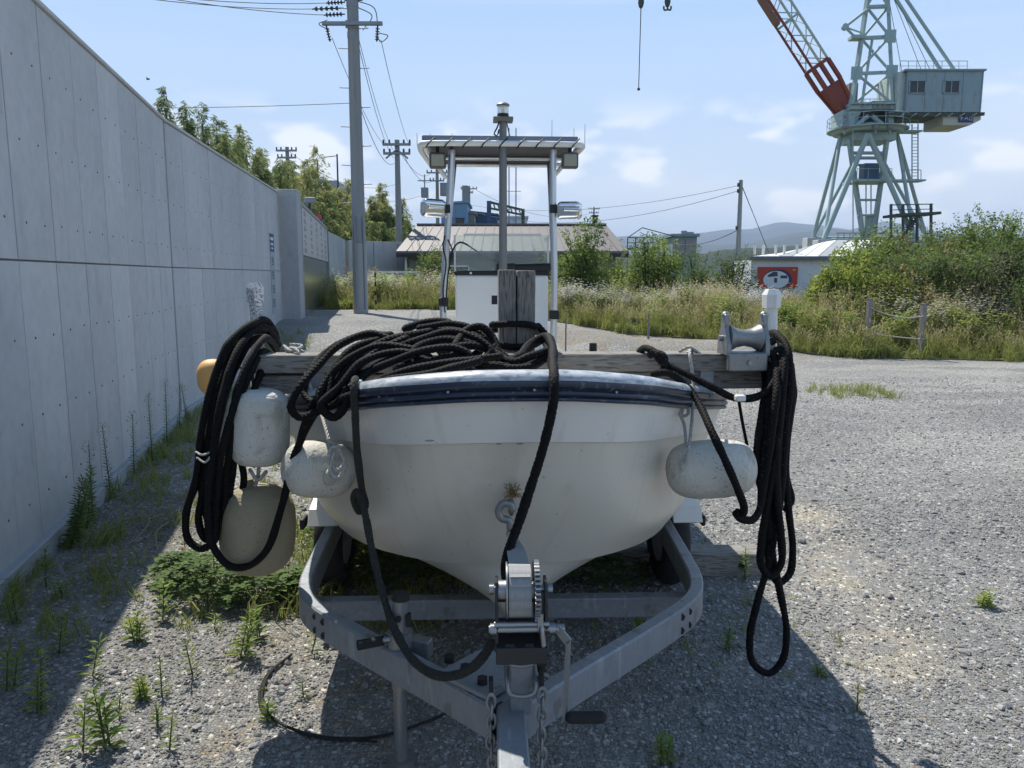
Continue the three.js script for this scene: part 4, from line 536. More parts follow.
  { const l = ['rail', 'railB', 'kn', 'a', 'b', 'c', 'k'].map(k => cur[k](1)); const s = new THREE.Shape(); l.forEach((p, i) => i ? s.lineTo(p.x, p.y) : s.moveTo(p.x, p.y)); l.slice().reverse().forEach(p => s.lineTo(-p.x, p.y)); const g = new THREE.ExtrudeGeometry(s, { depth: .05, bevelEnabled: false }); g.translate(0, 0, -3.89); mesh('transom', [boxUV(g)], MT.topside, boat); }
  // timber crossbeam over the bow: upper and lower plank
  const L = (px, py, d) => boat.worldToLocal(at(px, py, d));
  boat.updateMatrixWorld(true);
  const a = L(258, 361, 2.86), b = L(794, 365, 2.86);
  const cb = part('crossbeam', boat); const mid = a.clone().add(b).multiplyScalar(.5), wl = b.x - a.x;
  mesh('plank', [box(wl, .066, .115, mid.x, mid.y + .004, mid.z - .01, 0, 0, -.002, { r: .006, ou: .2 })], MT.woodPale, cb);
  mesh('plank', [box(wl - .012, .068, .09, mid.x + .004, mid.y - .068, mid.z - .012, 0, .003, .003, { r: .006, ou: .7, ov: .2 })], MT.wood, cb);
  for (const s of [-1, 1]) mesh('bracket', [box(.05, .16, .1, s * .72 + .02, 1.22, mid.z - .01)], MT.galv, cb);
  // samson post of two timbers
  const sp = part('samson_post', boat); const p0 = L(506, 308, 3.02), p1 = L(525, 308, 3.02);
  mesh('timber', [box(.066, .66, .12, p0.x + .004, 1.29, p0.z, 0, 0, .005, { r: .006, swap: true, ou: .1 })], MT.wood, sp);
  mesh('timber', [box(.069, .655, .12, p1.x - .001, 1.29, p1.z, 0, .02, -.004, { r: .006, swap: true, ou: .6, ov: .2 })], MT.wood, sp);
  mesh('plate', [box(.022, .034, .02, p0.x - .046, 1.505, p0.z + .03)], MT.steelDark, sp);
  // mooring posts with speckled white paint
  for (const [px, py, nm] of [[254.5, 283, 0], [772, 289, 1]]) {
    const t = L(px, py, 2.98), pst = part('mooring_post', boat); pst.userData.label = nm ? 'white painted post head beside the roller' : 'flaking white post head above the left rope coil';
    const m = nm ? MT.whitePaint : MT.speck;
    mesh('head', [place(new THREE.CylinderGeometry(.024, .037, .022, 6, 1), t.x, t.y - .011, t.z, 0, .2, 0), place(new THREE.CylinderGeometry(.037, .034, .05, 6), t.x, t.y - .047, t.z, 0, .2, 0)].map(g => { g = g.toNonIndexed(); g.computeVertexNormals(); return boxUV(g); }), nm ? MT.whitePaint : MT.speck, pst);
    mesh('shaft', [boxUV(place(new THREE.CylinderGeometry(.024, .036, t.y - 1.15, 6), t.x, (t.y - .07 + 1.22) / 2 - .03, t.z, 0, .4, 0))], m, pst);
  }
  // roller fairlead
  const fr = part('roller_fairlead', boat), f = L(748, 345, 2.80); const sc = .165 / .165;
  mesh('base', [box(.145, .065, .03, f.x - .004, f.y - .062, f.z + .008, 0, 0, 0, { r: .006 }), box(.15, .014, .12, f.x, f.y - .034, f.z - .045, 0, 0, 0, { r: .004 })], MT.galvPlain, fr);
  mesh('bolt', [cyl(.009, .009, .014, f.x, f.y - .062, f.z + .026, Math.PI / 2, 0, 0, 6)], MT.zinc, fr);
  for (const s of [-1, 1]) mesh('cheek', [place(extr([[-.058, -.035], [.05, -.035], [.045, .02], [.018, .062], [.012, .108], [-.006, .116], [-.022, .106], [-.026, .06], [-.055, .0]], .012, .003).rotateY(Math.PI / 2), f.x + s * .072 - .006, f.y, f.z - .05)], MT.galvPlain, fr);
  for (const s of [-1, 1]) mesh('knob', [place(new THREE.SphereGeometry(.017, 12, 8), f.x + s * .072, f.y + .104, f.z - .045)], MT.galvPlain, fr);
  mesh('roller', [place(lathe([[0, -.062], [.05, -.062], [.05, -.055], [.036, -.03], [.03, 0], [.036, .03], [.05, .055], [.05, .062], [0, .062]], 28).rotateZ(Math.PI / 2), f.x, f.y + .022, f.z - .045)], MT.galvPlain, fr);
  mesh('axle', [place(new THREE.CylinderGeometry(.011, .011, .19, 12), f.x, f.y + .022, f.z - .045, 0, 0, Math.PI / 2)], MT.zinc, fr);
  // console
  const co = part('console', boat), q = L(502, 300, 5.0), yT = L(502, 275, 5.0).y;
  mesh('cabinet', [box(.60, yT - .5, .55, q.x, (yT + .5) / 2, q.z - .27, 0, 0, 0, { r: .02 })], MT.topside, co);
  mesh('dash', [box(.61, .03, .5, q.x, yT + .012, q.z - .25, 0, 0, 0, { r: .008 })], MT.black, co);
  const wT = L(502, 238, 5.0).y; mesh('windshield', [place(new THREE.BoxGeometry(.60, wT - yT, .004), q.x, (wT + yT) / 2 + .02, q.z - .05)], MT.pane, co);
  for (const s of [-1, 1]) mesh('side_pane', [place(new THREE.BoxGeometry(.004, (wT - yT) * .96, .26), q.x + s * .302, (wT + yT) / 2 + .015, q.z - .18)], MT.pane, co);
  mesh('windshield_edge', [box(.50, .016, .010, q.x + .005, wT + .022, q.z - .048)], MT.whitePaint, co); for (const s of [-1, 1]) mesh('windshield_edge', [box(.012, wT - yT, .014, q.x + s * .302, (wT + yT) / 2 + .02, q.z - .05)], MT.alu, co);
  const cm = L(529, 268, 5.05); mesh('cushion', [box(.26, .055, .12, cm.x + .02, cm.y, cm.z, 0, 0, .03, { r: .025, seg: 3 }), box(.12, .075, .13, cm.x - .15, cm.y - .008, cm.z, 0, 0, 0, { r: .012 })], MT.black, co); for (let i = 0; i < 3; i++) mesh('screw', [cyl(.008, .008, .01, q.x + (i - 1) * .2, yT + .012, q.z + .002, Math.PI / 2)], MT.alu, co);
  mesh('cable', [tube([L(447, 262, 4.95), L(458, 243, 4.95), L(475, 250, 5.1), L(487, 258, 5.1), L(500, 262, 5.1)], .006, { radial: 6 })], MT.black, co);
  // canopy frame
  const ca = part('canopy', boat); const rf = [L(419, 143, 4.6), L(586, 143, 4.6)], rb = [L(440, 167, 5.9), L(562, 167, 5.9)];
  const fl = V(rf[0].x, rf[0].y, rf[0].z), frr = V(rf[1].x, rf[1].y, rf[0].z), bkL = V(rf[0].x, rf[0].y + .06, rb[0].z), bkR = V(rf[1].x, rf[1].y + .06, rb[0].z);
  mesh('frame', [tube([bkL, fl.clone().add(V(0, 0, -.12)), fl.clone().add(V(.02, 0, -.02)), fl.clone().add(V(.1, 0, 0)), frr.clone().add(V(-.1, 0, 0)), frr.clone().add(V(-.02, 0, -.02)), frr.clone().add(V(0, 0, -.12)), bkR], .017, { step: .03, radial: 12 }), bar(bkL, bkR, .018, .018, 10)], MT.whitePaint, ca);
  const cx = (fl.x + frr.x) / 2, cz = (fl.z + bkL.z) / 2, wd = frr.x - fl.x; mesh('roof_panel', [box(wd - .10, .018, bkL.z * -1 + fl.z - .05, cx, fl.y + .035, cz, .045, 0, 0)], mat({ color: rgb(.055, .057, .062), roughness: .7 }), ca);
  mesh('solar_panel', [box(wd - .05, .03, 1.15, cx - .01, fl.y + .06, cz + .05, .045, 0, 0, { r: .006 })], mat({ color: rgb(.16, .19, .25), roughness: .25, metalness: .3 }), ca);
  mesh('cross_tube', [bar(V(fl.x + .03, fl.y + .0, fl.z - .55), V(frr.x - .03, fl.y + .0, fl.z - .55), .016), bar(V(fl.x + .03, fl.y + .02, fl.z - 1.0), V(frr.x - .03, fl.y + .02, fl.z - 1.0), .016)], MT.alu, ca);
  for (const s of [-1, 1]) mesh('corner_brace', [bar(V(cx + s * wd * .47, fl.y - .01, fl.z - .05), V(cx + s * wd * .36, fl.y - .13, fl.z - .5), .014)], MT.whitePaint, ca);
  for (let i = 0; i < 9; i++) mesh('lashing', [tube([V(-.02, -.026, .02), V(.0, .0, .03), V(.03, .03, .01)].map(v => v.add(V(cx + (i - 4) * .105, fl.y, fl.z))), .004, { radial: 5, step: .01 })], MT.black, ca);
  for (const [px, ph, dd] of [[417, 133, 4.7], [430, 133, 4.9], [452, 133, 5], [552, 120, 5], [574, 128, 5.1], [585, 124, 4.8]]) { const e = L(px, ph, dd); mesh('rod', [bar(V(e.x, fl.y, e.z), e, .003, .002, 5)], MT.whitePaint, ca); }
  for (const [px, s] of [[437.5, -1], [570.5, 1]]) { const w = L(px, 160, 4.66), wl2 = part('work_light', ca); mesh('housing', [box(.098, .092, .05, w.x, w.y, w.z - .03, 0, 0, 0, { r: .012 })], mat({ color: rgb(.10, .10, .085), roughness: .6 }), wl2); mesh('lens', [box(.074, .068, .008, w.x, w.y, w.z - .002, 0, 0, 0, { r: .004 })], mat({ color: rgb(.30, .29, .22), roughness: .3 }), wl2); mesh('bracket', [box(.02, .06, .02, w.x, w.y + .07, w.z - .03)], MT.black, wl2); }
  for (const [x0, y0, x1, y1, s] of [[452, 150, 443, 330, -1], [553, 150, 553, 345, 1]]) { const t = L(x0, y0, 4.72), f2 = L(x1, y1, 4.72); mesh('leg', [tube([t, t.clone().lerp(f2, .3), t.clone().lerp(f2, .7).add(V(s * .008, 0, 0)), f2, f2.clone().add(V(s * -.01, -.3, 0))], .021, { radial: 12 })], MT.alu, ca); const t2 = L(s < 0 ? 455 : 549, 158, 5.45), k2 = t.clone().lerp(f2, .45).add(V(0, 0, -.03)); mesh('strut', [bar(t2, k2, .016)], MT.alu, ca); mesh('clamp', [box(.06, .055, .06, f2.x + .005, t.y + (f2.y - t.y) * .84, f2.z, 0, 0, 0, { r: .01 })], MT.black, ca); }
  mesh('cable', [tube([L(445, 236, 4.66), L(443, 246, 4.66), L(446, 262, 4.66), L(443, 290, 4.66), L(445, 312, 4.66)], .005, { radial: 6 }), tube([L(448, 240, 4.66), L(452, 250, 4.66), L(448, 275, 4.66), L(446, 300, 4.66)], .005, { radial: 6 })], MT.black, ca);
  for (const [px, py, s, lx] of [[433, 208, -1, 447], [569.5, 210.5, 1, 553]]) { const c = L(px, py, 4.68), l = L(lx, 209, 4.72), mi = part('side_mirror', boat); mesh('arm', [bar(l, V(c.x - s * .03, c.y, c.z - .02), .013), box(.04, .05, .05, l.x, l.y, l.z)], MT.black, mi); mesh('shell', [place(new RoundedBoxGeometry(.148, .108, .085, 5, .03), c.x, c.y, c.z - .01, .08, -s * .35, s < 0 ? -.06 : .02)], MT.chrome, mi); mesh('bead', [place(new RoundedBoxGeometry(.10, .024, .06, 3, .009), c.x + .014, c.y + .004, c.z + .022, .05, -s * .35, -.05)], MT.chrome, mi); }
  // mast with all-round lamp
  const ms = part('mast', boat), mb = L(503, 262, 4.66), mt2 = L(503, 121, 4.66);
  mesh('pole', [bar(V(mb.x, yT, mb.z), mt2, .025, .022, 18)], mat({ color: rgb(.20, .205, .20), metalness: .5, roughness: .5 }), ms); mesh('plate', [box(.115, .024, .09, mt2.x, mt2.y + .006, mt2.z, 0, 0, 0, { r: .004 })], mat({ color: rgb(.16, .16, .13), roughness: .7 }), ms);
  mesh('lamp_base', [cyl(.036, .033, .02, mt2.x, mt2.y + .03, mt2.z)], MT.black, ms); mesh('lamp_lens', [cyl(.033, .033, .042, mt2.x, mt2.y + .06, mt2.z, 0, 0, 0, 20)], MT.lensPane, ms); mesh('lamp_bulb', [cyl(.01, .008, .03, mt2.x, mt2.y + .055, mt2.z)], MT.alu, ms); mesh('lamp_cap', [place(lathe([[.001, .018], [.022, .014], [.038, .004], [.038, -.004], [0, -.006]], 20), mt2.x, mt2.y + .088, mt2.z)], MT.galvPlain, ms);
  mesh('cable', [tube([L(499, 122, 4.62), L(497, 128, 4.62), L(494, 134, 4.62), L(497, 136, 4.62), L(499, 130, 4.62)], .005, { radial: 6 })], MT.black, ms); mesh('stay', [bar(L(507, 124, 4.66), L(513, 152, 5.3), .004, .004, 5)], MT.wire, ms);
  // bow eye with dry weed, cleat and small posts
  const be = L(511, 506, 2.36); mesh('bow_eye', [place(new THREE.TorusGeometry(.024, .008, 8, 16), be.x, be.y, be.z, 0, Math.PI / 2, 0), box(.05, .03, .02, be.x, be.y + .01, be.z - .03)], MT.galvPlain, boat);
  const cl = L(593, 350, 3.3); mesh('bollard', [cyl(.018, .016, .08, cl.x, cl.y - .01, cl.z), cyl(.035, .05, .05, cl.x, cl.y - .06, cl.z)], MT.rubber, boat);
  for (const px of [357, 740]) { const p = L(px, px < 500 ? 383 : 398, px < 500 ? 2.45 : 2.66); mesh('fitting', [box(.035, .022, .03, p.x, p.y, p.z, 0, 0, 0, { r: .006 })], MT.whitePaint, boat); }
}

// ---------- trailer ----------
const trailer = thing('boat_trailer', 'galvanised boat trailer with curved frame rails, winch and jack under the boat', 'trailer', [-.035, 0, -2.75], .03);
trailer.updateMatrixWorld(true);
{
  const L = (px, py, d) => trailer.worldToLocal(at(px, py, d)); const tl = (x, h, d) => V(x, h, -(d - 2.75));
  const sweepRect = (P, w, h) => { const c = new THREE.CatmullRomCurve3(P, false, 'centripetal'), n = 90, S = []; for (let i = 0; i <= n; i++) { const p = c.getPointAt(i / n), t = c.getTangentAt(i / n); const s = V(-t.z, 0, t.x).normalize(); S.push([p, s]); } const b = .006, prof = [[-.5, .5 - b / h], [-.5 + b / w, .5], [.5 - b / w, .5], [.5, .5 - b / h], [.5, -.5 + b / h], [.5 - b / w, -.5], [-.5 + b / w, -.5], [-.5, -.5 + b / h], [-.5, .5 - b / h]]; const len = c.getLength(); return grid(n, 8, (u, v) => { const [p, s] = S[Math.round(u * n)], q = prof[Math.round(v * 8)]; return p.clone().addScaledVector(s, q[0] * w).add(V(0, q[1] * h, 0)); }, (u, v) => [u * len, v * .3]).toNonIndexed(); };
  for (const s of [-1, 1]) { const g = sweepRect([tl(s * .03, .395, 1.95), tl(s * .20, .395, 2.13), tl(s * .40, .395, 2.33), tl(s * .55, .395, 2.485), tl(s * .645, .395, 2.59), tl(s * .715, .395, 2.70), tl(s * .752, .395, 2.84), tl(s * .766, .395, 3.02), tl(s * .782, .395, 3.35), tl(s * .80, .395, 3.8), tl(s * .80, .395, 6.6)], .05, .105); g.computeVertexNormals(); mesh('frame_rail', [g], MT.galv, trailer); }
  for (const [d, h] of [[2.93, .285], [4.6, .29], [6.2, .29]]) mesh('cross_member', [box(1.5, .085, .06, 0, h, -(d - 2.75), 0, 0, 0, { r: .008 })], MT.galv, trailer);
  const tg = mesh('tongue', [box(.078, .10, 1.25, .008, .392, -(1.62 - 2.75), 0, 0, 0, { r: .008 })], MT.galv, trailer);
  mesh('apex_plate', [box(.20, .012, .20, -.06, .456, -(2.10 - 2.75), 0, -.75, 0)], MT.galv, trailer);
  for (const [x, d] of [[-.07, 2.03], [-.12, 2.10], [.1, 2.1], [-.17, 2.16]]) mesh('bolt', [cyl(.016, .016, .02, x, .47, -(d - 2.75), 0, 0, 0, 6)], MT.black, trailer);
  for (const s of [-1, 1]) for (const [d, x] of [[2.555, .618], [2.60, .655]]) for (const y of [.42, .37]) mesh('bolt', [cyl(.014, .014, .07, s * x, y, -(d - 2.75), Math.PI / 2, s * .75, 0, 6)], MT.black, trailer);
  // supports under the keel
  mesh('keel_roller', [place(new THREE.CylinderGeometry(.04, .04, .12, 14), 0, .30, -(3.02 - 2.75), 0, 0, Math.PI / 2)], MT.rubber, trailer); for (const s of [-1, 1]) mesh('bunk', [box(.09, .05, 2.6, s * .38, .40, -(4.7 - 2.75), 0, 0, s * .22)], MT.rubber, trailer); for (const s of [-1, 1]) for (const d of [3.9, 5.6]) mesh('bunk_post', [box(.05, .12, .05, s * .38, .345, -(d - 2.75))], MT.galv, trailer);
  mesh('axle', [cyl(.03, .03, 1.62, 0, .28, -(3.85 - 2.75), 0, 0, Math.PI / 2)], MT.galv, trailer);
  for (const s of [-1, 1]) { const sx = s * .86 + .02, w = part('wheel', trailer); mesh('tyre', [place(new THREE.TorusGeometry(.2, .062, 12, 32).scale(1, 1, 1.15), sx, .262, -(3.85 - 2.75), 0, Math.PI / 2, 0)], MT.rubber, w); mesh('rim', [cyl(.15, .15, .11, sx, .275, -(3.85 - 2.75), 0, 0, Math.PI / 2, 20)], MT.galv, w);
    mesh('mudguard', [place(extr([[-.44, .50], [-.40, .56], [-.26, .60], [.26, .60], [.40, .56], [.44, .50], [.43, .495], [.392, .55], [.254, .588], [-.254, .588], [-.392, .55], [-.43, .495]], .13, .003).rotateY(Math.PI / 2), sx - .055 - s * .02, -.03, -(3.85 - 2.75))], MT.whitePaint, trailer); mesh('marker_lamp', [box(.02, .05, .09, sx + s * .065, .47, -(3.46 - 2.75), 0, 0, 0, { r: .008 })], MT.black, trailer); }
  // jack
  const jk = part('jack', trailer), jp = L(400, 700, 2.28); const jx = jp.x;
  mesh('tube', [cyl(.026, .026, .30, jx + .006, .455, jp.z, 0, 0, -.02, 18), cyl(.021, .021, .40, jx, .22, jp.z, 0, 0, -.01, 18)], MT.galvPlain, jk); mesh('cap', [cyl(.028, .026, .02, jx + .010, .61, jp.z)], MT.black, jk); mesh('foot', [box(.11, .02, .09, jx - .005, .015, jp.z, 0, .3, 0, { r: .004 }), cyl(.04, .04, .05, jx, .04, jp.z)], MT.galvPlain, jk); mesh('bracket', [box(.10, .06, .04, jx + .055, .44, jp.z - .01, 0, -.4, 0, { r: .006 }), cyl(.04, .04, .05, jx + .005, .47, jp.z)], MT.galvPlain, jk); mesh('handle', [bar(V(jx - .02, .48, jp.z + .02), V(jx - .05, .475, jp.z + .02), .009)], MT.zinc, jk); mesh('grip', [bar(V(jx - .045, .475, jp.z + .02), V(jx - .125, .46, jp.z + .02), .015, .016, 12)], MT.rubber, jk); mesh('pin', [cyl(.008, .008, .08, jx + .005, .55, jp.z, Math.PI / 2), box(.014, .04, .02, jx + .034, .54, jp.z + .015)], MT.black, jk);
  // winch post, U bolts and winch
  const wp = L(521, 680, 1.93), wx = wp.x, wz = wp.z; mesh('winch_post', [box(.06, .26, .06, wx, .56, wz - .01, .12, 0, 0, { r: .006 })], MT.galv, trailer);
  for (const y of [.515, .60]) mesh('u_bolt', [tube([V(-.038, .03, -.05), V(-.038, .028, .03), V(-.032, .004, .046), V(0, -.004, .05), V(.032, .004, .046), V(.038, .028, .03), V(.038, .03, -.05)].map(v => v.add(V(wx, y, wz + .005))), .0065, { step: .006 })], MT.galvPlain, trailer);
  const wn = part('winch', trailer), cx = wx - .002, cy = .79, cz = wz + .03;
  mesh('bracket', [box(.132, .008, .12, cx, .676, cz + .005, .25, 0, 0, { r: .003 }), box(.132, .045, .008, cx, .643, cz + .062, 0, 0, 0, { r: .003 }), ...[-1, 1].map(s => place(extr([[-.055, -.115], [.055, -.115], [.05, -.02], [.025, .03], [-.02, .03], [-.05, -.02]], .005, .0015).rotateY(Math.PI / 2), cx + s * .063 - .0025, cy, cz))], MT.steelDark, wn);
  for (const x of [-.03, .02]) mesh('slot_plate', [box(.022, .003, .008, cx + x, .668, cz + .055, .25)], MT.zinc, wn);
  mesh('drum', [cyl(.028, .028, .1, cx - .01, cy + .0, cz, 0, 0, Math.PI / 2, 20)], MT.zinc, wn);
  mesh('side_disc', [cyl(.074, .074, .004, cx - .037, cy, cz, 0, 0, Math.PI / 2, 32)], MT.zinc, wn);
  { const pts = []; for (let i = 0; i < 40; i++) for (const [a, r] of [[-.3, .072], [.0, .080], [.3, .080], [.55, .072]]) { const t = (i + a) / 40 * 6.2832; pts.push([r * Math.cos(t), r * Math.sin(t)]); } mesh('gear', [place(extr(pts, .012, .001).rotateY(Math.PI / 2), cx + .034, cy, cz)], MT.zinc, wn); }
  mesh('strap_roll', [cyl(.068, .068, .057, cx - .004, cy, cz - .0, 0, 0, Math.PI / 2, 28)], MT.webbing, wn);
  { const e = L(512, 531, 2.30); const s0 = V(cx - .004, cy + .05, cz + .042), s1 = V(cx - .004, cy + .064, cz - .02); mesh('strap', [grid(4, 16, (u, v) => { const p = v < .3 ? s0.clone().lerp(s1, v / .3) : s1.clone().lerp(e, (v - .3) / .7); const w = lerp(.053, .016, sm(.5, 1, v)); return p.add(V((u - .5) * w, v < .3 ? .006 : .001, .004)); })], (MT.webbing.side = THREE.DoubleSide, MT.webbing), wn);
    const h = L(507, 514, 2.30); mesh('hook', [tube([V(.006, -.045, 0), V(.004, -.022, 0), V(-.022, -.012, 0), V(-.030, .012, 0), V(-.014, .034, 0), V(.008, .030, 0), V(.014, .016, 0)].map(v => v.add(V(h.x + .004, h.y, h.z))), .012, { step: .006, radial: 10 })], MT.galvPlain, wn); mesh('shackle', [tube([V(.008, -.05, 0), V(.016, -.062, 0), V(.006, -.075, 0), V(-.004, -.062, 0)].map(v => v.add(V(h.x + .004, h.y, h.z))), .004, { closed: true, step: .005 })], MT.zinc, wn); }
  mesh('axle_bolt', [cyl(.008, .008, .16, cx, cy + .005, cz, 0, 0, Math.PI / 2), cyl(.014, .014, .012, cx - .076, cy + .005, cz, 0, 0, Math.PI / 2, 6), cyl(.014, .014, .012, cx + .076, cy + .005, cz, 0, 0, Math.PI / 2, 6)], MT.zinc, wn);
  mesh('drive_shaft', [cyl(.010, .010, .19, cx + .012, cy - .083, cz + .045, 0, 0, Math.PI / 2), cyl(.0075, .0075, .14, cx, cy - .068, cz + .05, 0, 0, Math.PI / 2), cyl(.015, .015, .016, cx - .072, cy - .083, cz + .045, 0, 0, Math.PI / 2, 6), cyl(.015, .015, .016, cx + .078, cy - .083, cz + .045, 0, 0, Math.PI / 2, 6), cyl(.012, .012, .02, cx + .10, cy - .083, cz + .045, 0, 0, Math.PI / 2, 12)], MT.zinc, wn);
  mesh('pawl', [tube([V(cx + .046, cy - .06, cz + .05), V(cx + .05, cy - .075, cz + .065), V(cx + .055, cy - .115, cz + .07)], .007, { step: .006 }), box(.014, .04, .02, cx + .047, cy - .055, cz + .055)], MT.zinc, wn);
  { const k0 = V(cx + .10, cy - .083, cz + .05), k1 = V(cx + .118, cy - .11, cz + .065), k2 = V(cx + .108, cy - .31, cz + .085); mesh('crank_arm', [beam(k0.clone().add(V(-.01, .004, 0)), k1, .007, .022), beam(k1, k2, .007, .022)], MT.galvPlain, wn); mesh('crank_grip', [place(new THREE.CapsuleGeometry(.0155, .075, 6, 14), k2.x + .055, k2.y + .006, k2.z, 0, 0, Math.PI / 2)], MT.rubber, wn); }
  // safety chains
  for (const [px, top] of [[491, 1], [541, 0]]) { const c0 = L(px, top ? 690 : 684, 1.92), ch = part('safety_chain', trailer); for (let i = 0; i < 9; i++) { const g = new THREE.TorusGeometry(.011, .0042, 8, 14).scale(1, 1.75, 1); mesh('link', [place(g, c0.x + .002 * Math.sin(i * 1.3), c0.y - .012 - i * .0285, c0.z + .035, 0, i % 2 ? Math.PI / 2 : .15, .04 * Math.sin(i))], MT.galvPlain, ch); } mesh('shackle', [box(.012, .05, .03, c0.x, c0.y + .02, c0.z + .02, 0, 0, 0, { r: .004 })], MT.black, ch); }
}
// dry weed caught on the bow eye
{ const R = rng(8), p = at(513, 494, 2.31), o = thing('dried_weed', 'tuft of dry brown weed caught on the bow eye', 'weed', [p.x, p.y, p.z]); const g = []; for (let i = 0; i < 60; i++) { const a = V((R() - .5) * .02, (R() - .7) * .02, 0), b = V((R() - .5) * .06, R() * .055 - .015, R() * .025); g.push(tube([a, a.clone().lerp(b, .5).add(V((R() - .5) * .02, .006, .006)), b], .0011, { radial: 4, step: .012, cap: false })); } mesh('tuft', [g], mat({ color: rgb(.24, .16, .07), roughness: 1 }), o); }

// ---------- floats ----------
function floatShape(rx, ry, rz, e = .62, n = 40) { const g = new THREE.SphereGeometry(1, n, 28), p = g.attributes.position; const f = v => Math.sign(v) * Math.pow(Math.abs(v), e); for (let i = 0; i < p.count; i++) { const x = p.getX(i), y = p.getY(i), z = p.getZ(i), k = 1 + .03 * (noise2(x * 3 + 9, y * 3 + z * 2 + 9) - .5); const r = Math.hypot(x, z) || 1e-6, rr = f(r) / r; p.setXYZ(i, x * rr * rx * k, f(y) * ry * k, z * rr * rz * k); } g.computeVertexNormals(); return g; }
{
  const F = (label, px, py, d, rx, ry, rz, rot, m, e, group = 'floats hung along the bow') => { const c = at(px, py, d), o = thing('float', label, 'float', [c.x, c.y, c.z], 0, group); const b = mesh('body', [place(floatShape(rx, ry, rz, e), 0, 0, 0, ...rot)], m, o); return [o, b, c]; };
  let [o, b, c] = F('white foam float hanging upright below the left end of the crossbeam', 259, 427, 2.72, .108, .138, .105, [0, .5, -.04], MT.foamWhite, .5); mesh('eye', [place(new THREE.TorusGeometry(.012, .005, 8, 14), -.005, .112, .07, .3, .3, 0)], MT.foamWhite, o); mesh('hanger', [bar(V(-.01, .13, 0), V(-.02, .20, -.01), .006)], MT.black, o);
  [o, b, c] = F('large yellowed float hanging lowest on the left', 258, 529, 2.74, .137, .165, .13, [0, .8, -.06], MT.foamOld, .68); mesh('lug', [cyl(.03, .02, .04, -.03, .17, 0)], MT.foamOld, o);
  [o, b, c] = F('pale round ended float with knotted rope against the left bow', 319, 469, 2.62, .10, .125, .10, [1.25, 0, .95], MT.foamGrey, .72); mesh('lug', [cyl(.03, .022, .05, .062, .0, .085, 1.0, 0, -.6)], MT.foamGrey, o);
  [o, b, c] = F('long pale speckled float hanging below the roller on the right', 711, 469, 2.66, .104, .155, .10, [.05, 0, 1.62], MT.foamGrey, .66); mesh('lug', [place(new THREE.TorusGeometry(.024, .010, 8, 16), -.105, .035, .062, .2, .9, 0)], MT.foamGrey, o);
  [o, b, c] = F('orange float half hidden behind the left rope coil', 213, 377, 3.0, .06, .07, .06, [0, 0, 0], MT.orange, .8); mesh('hanger', [bar(V(0, .06, 0), V(.17, .03, .02), .006)], MT.black, o);
}

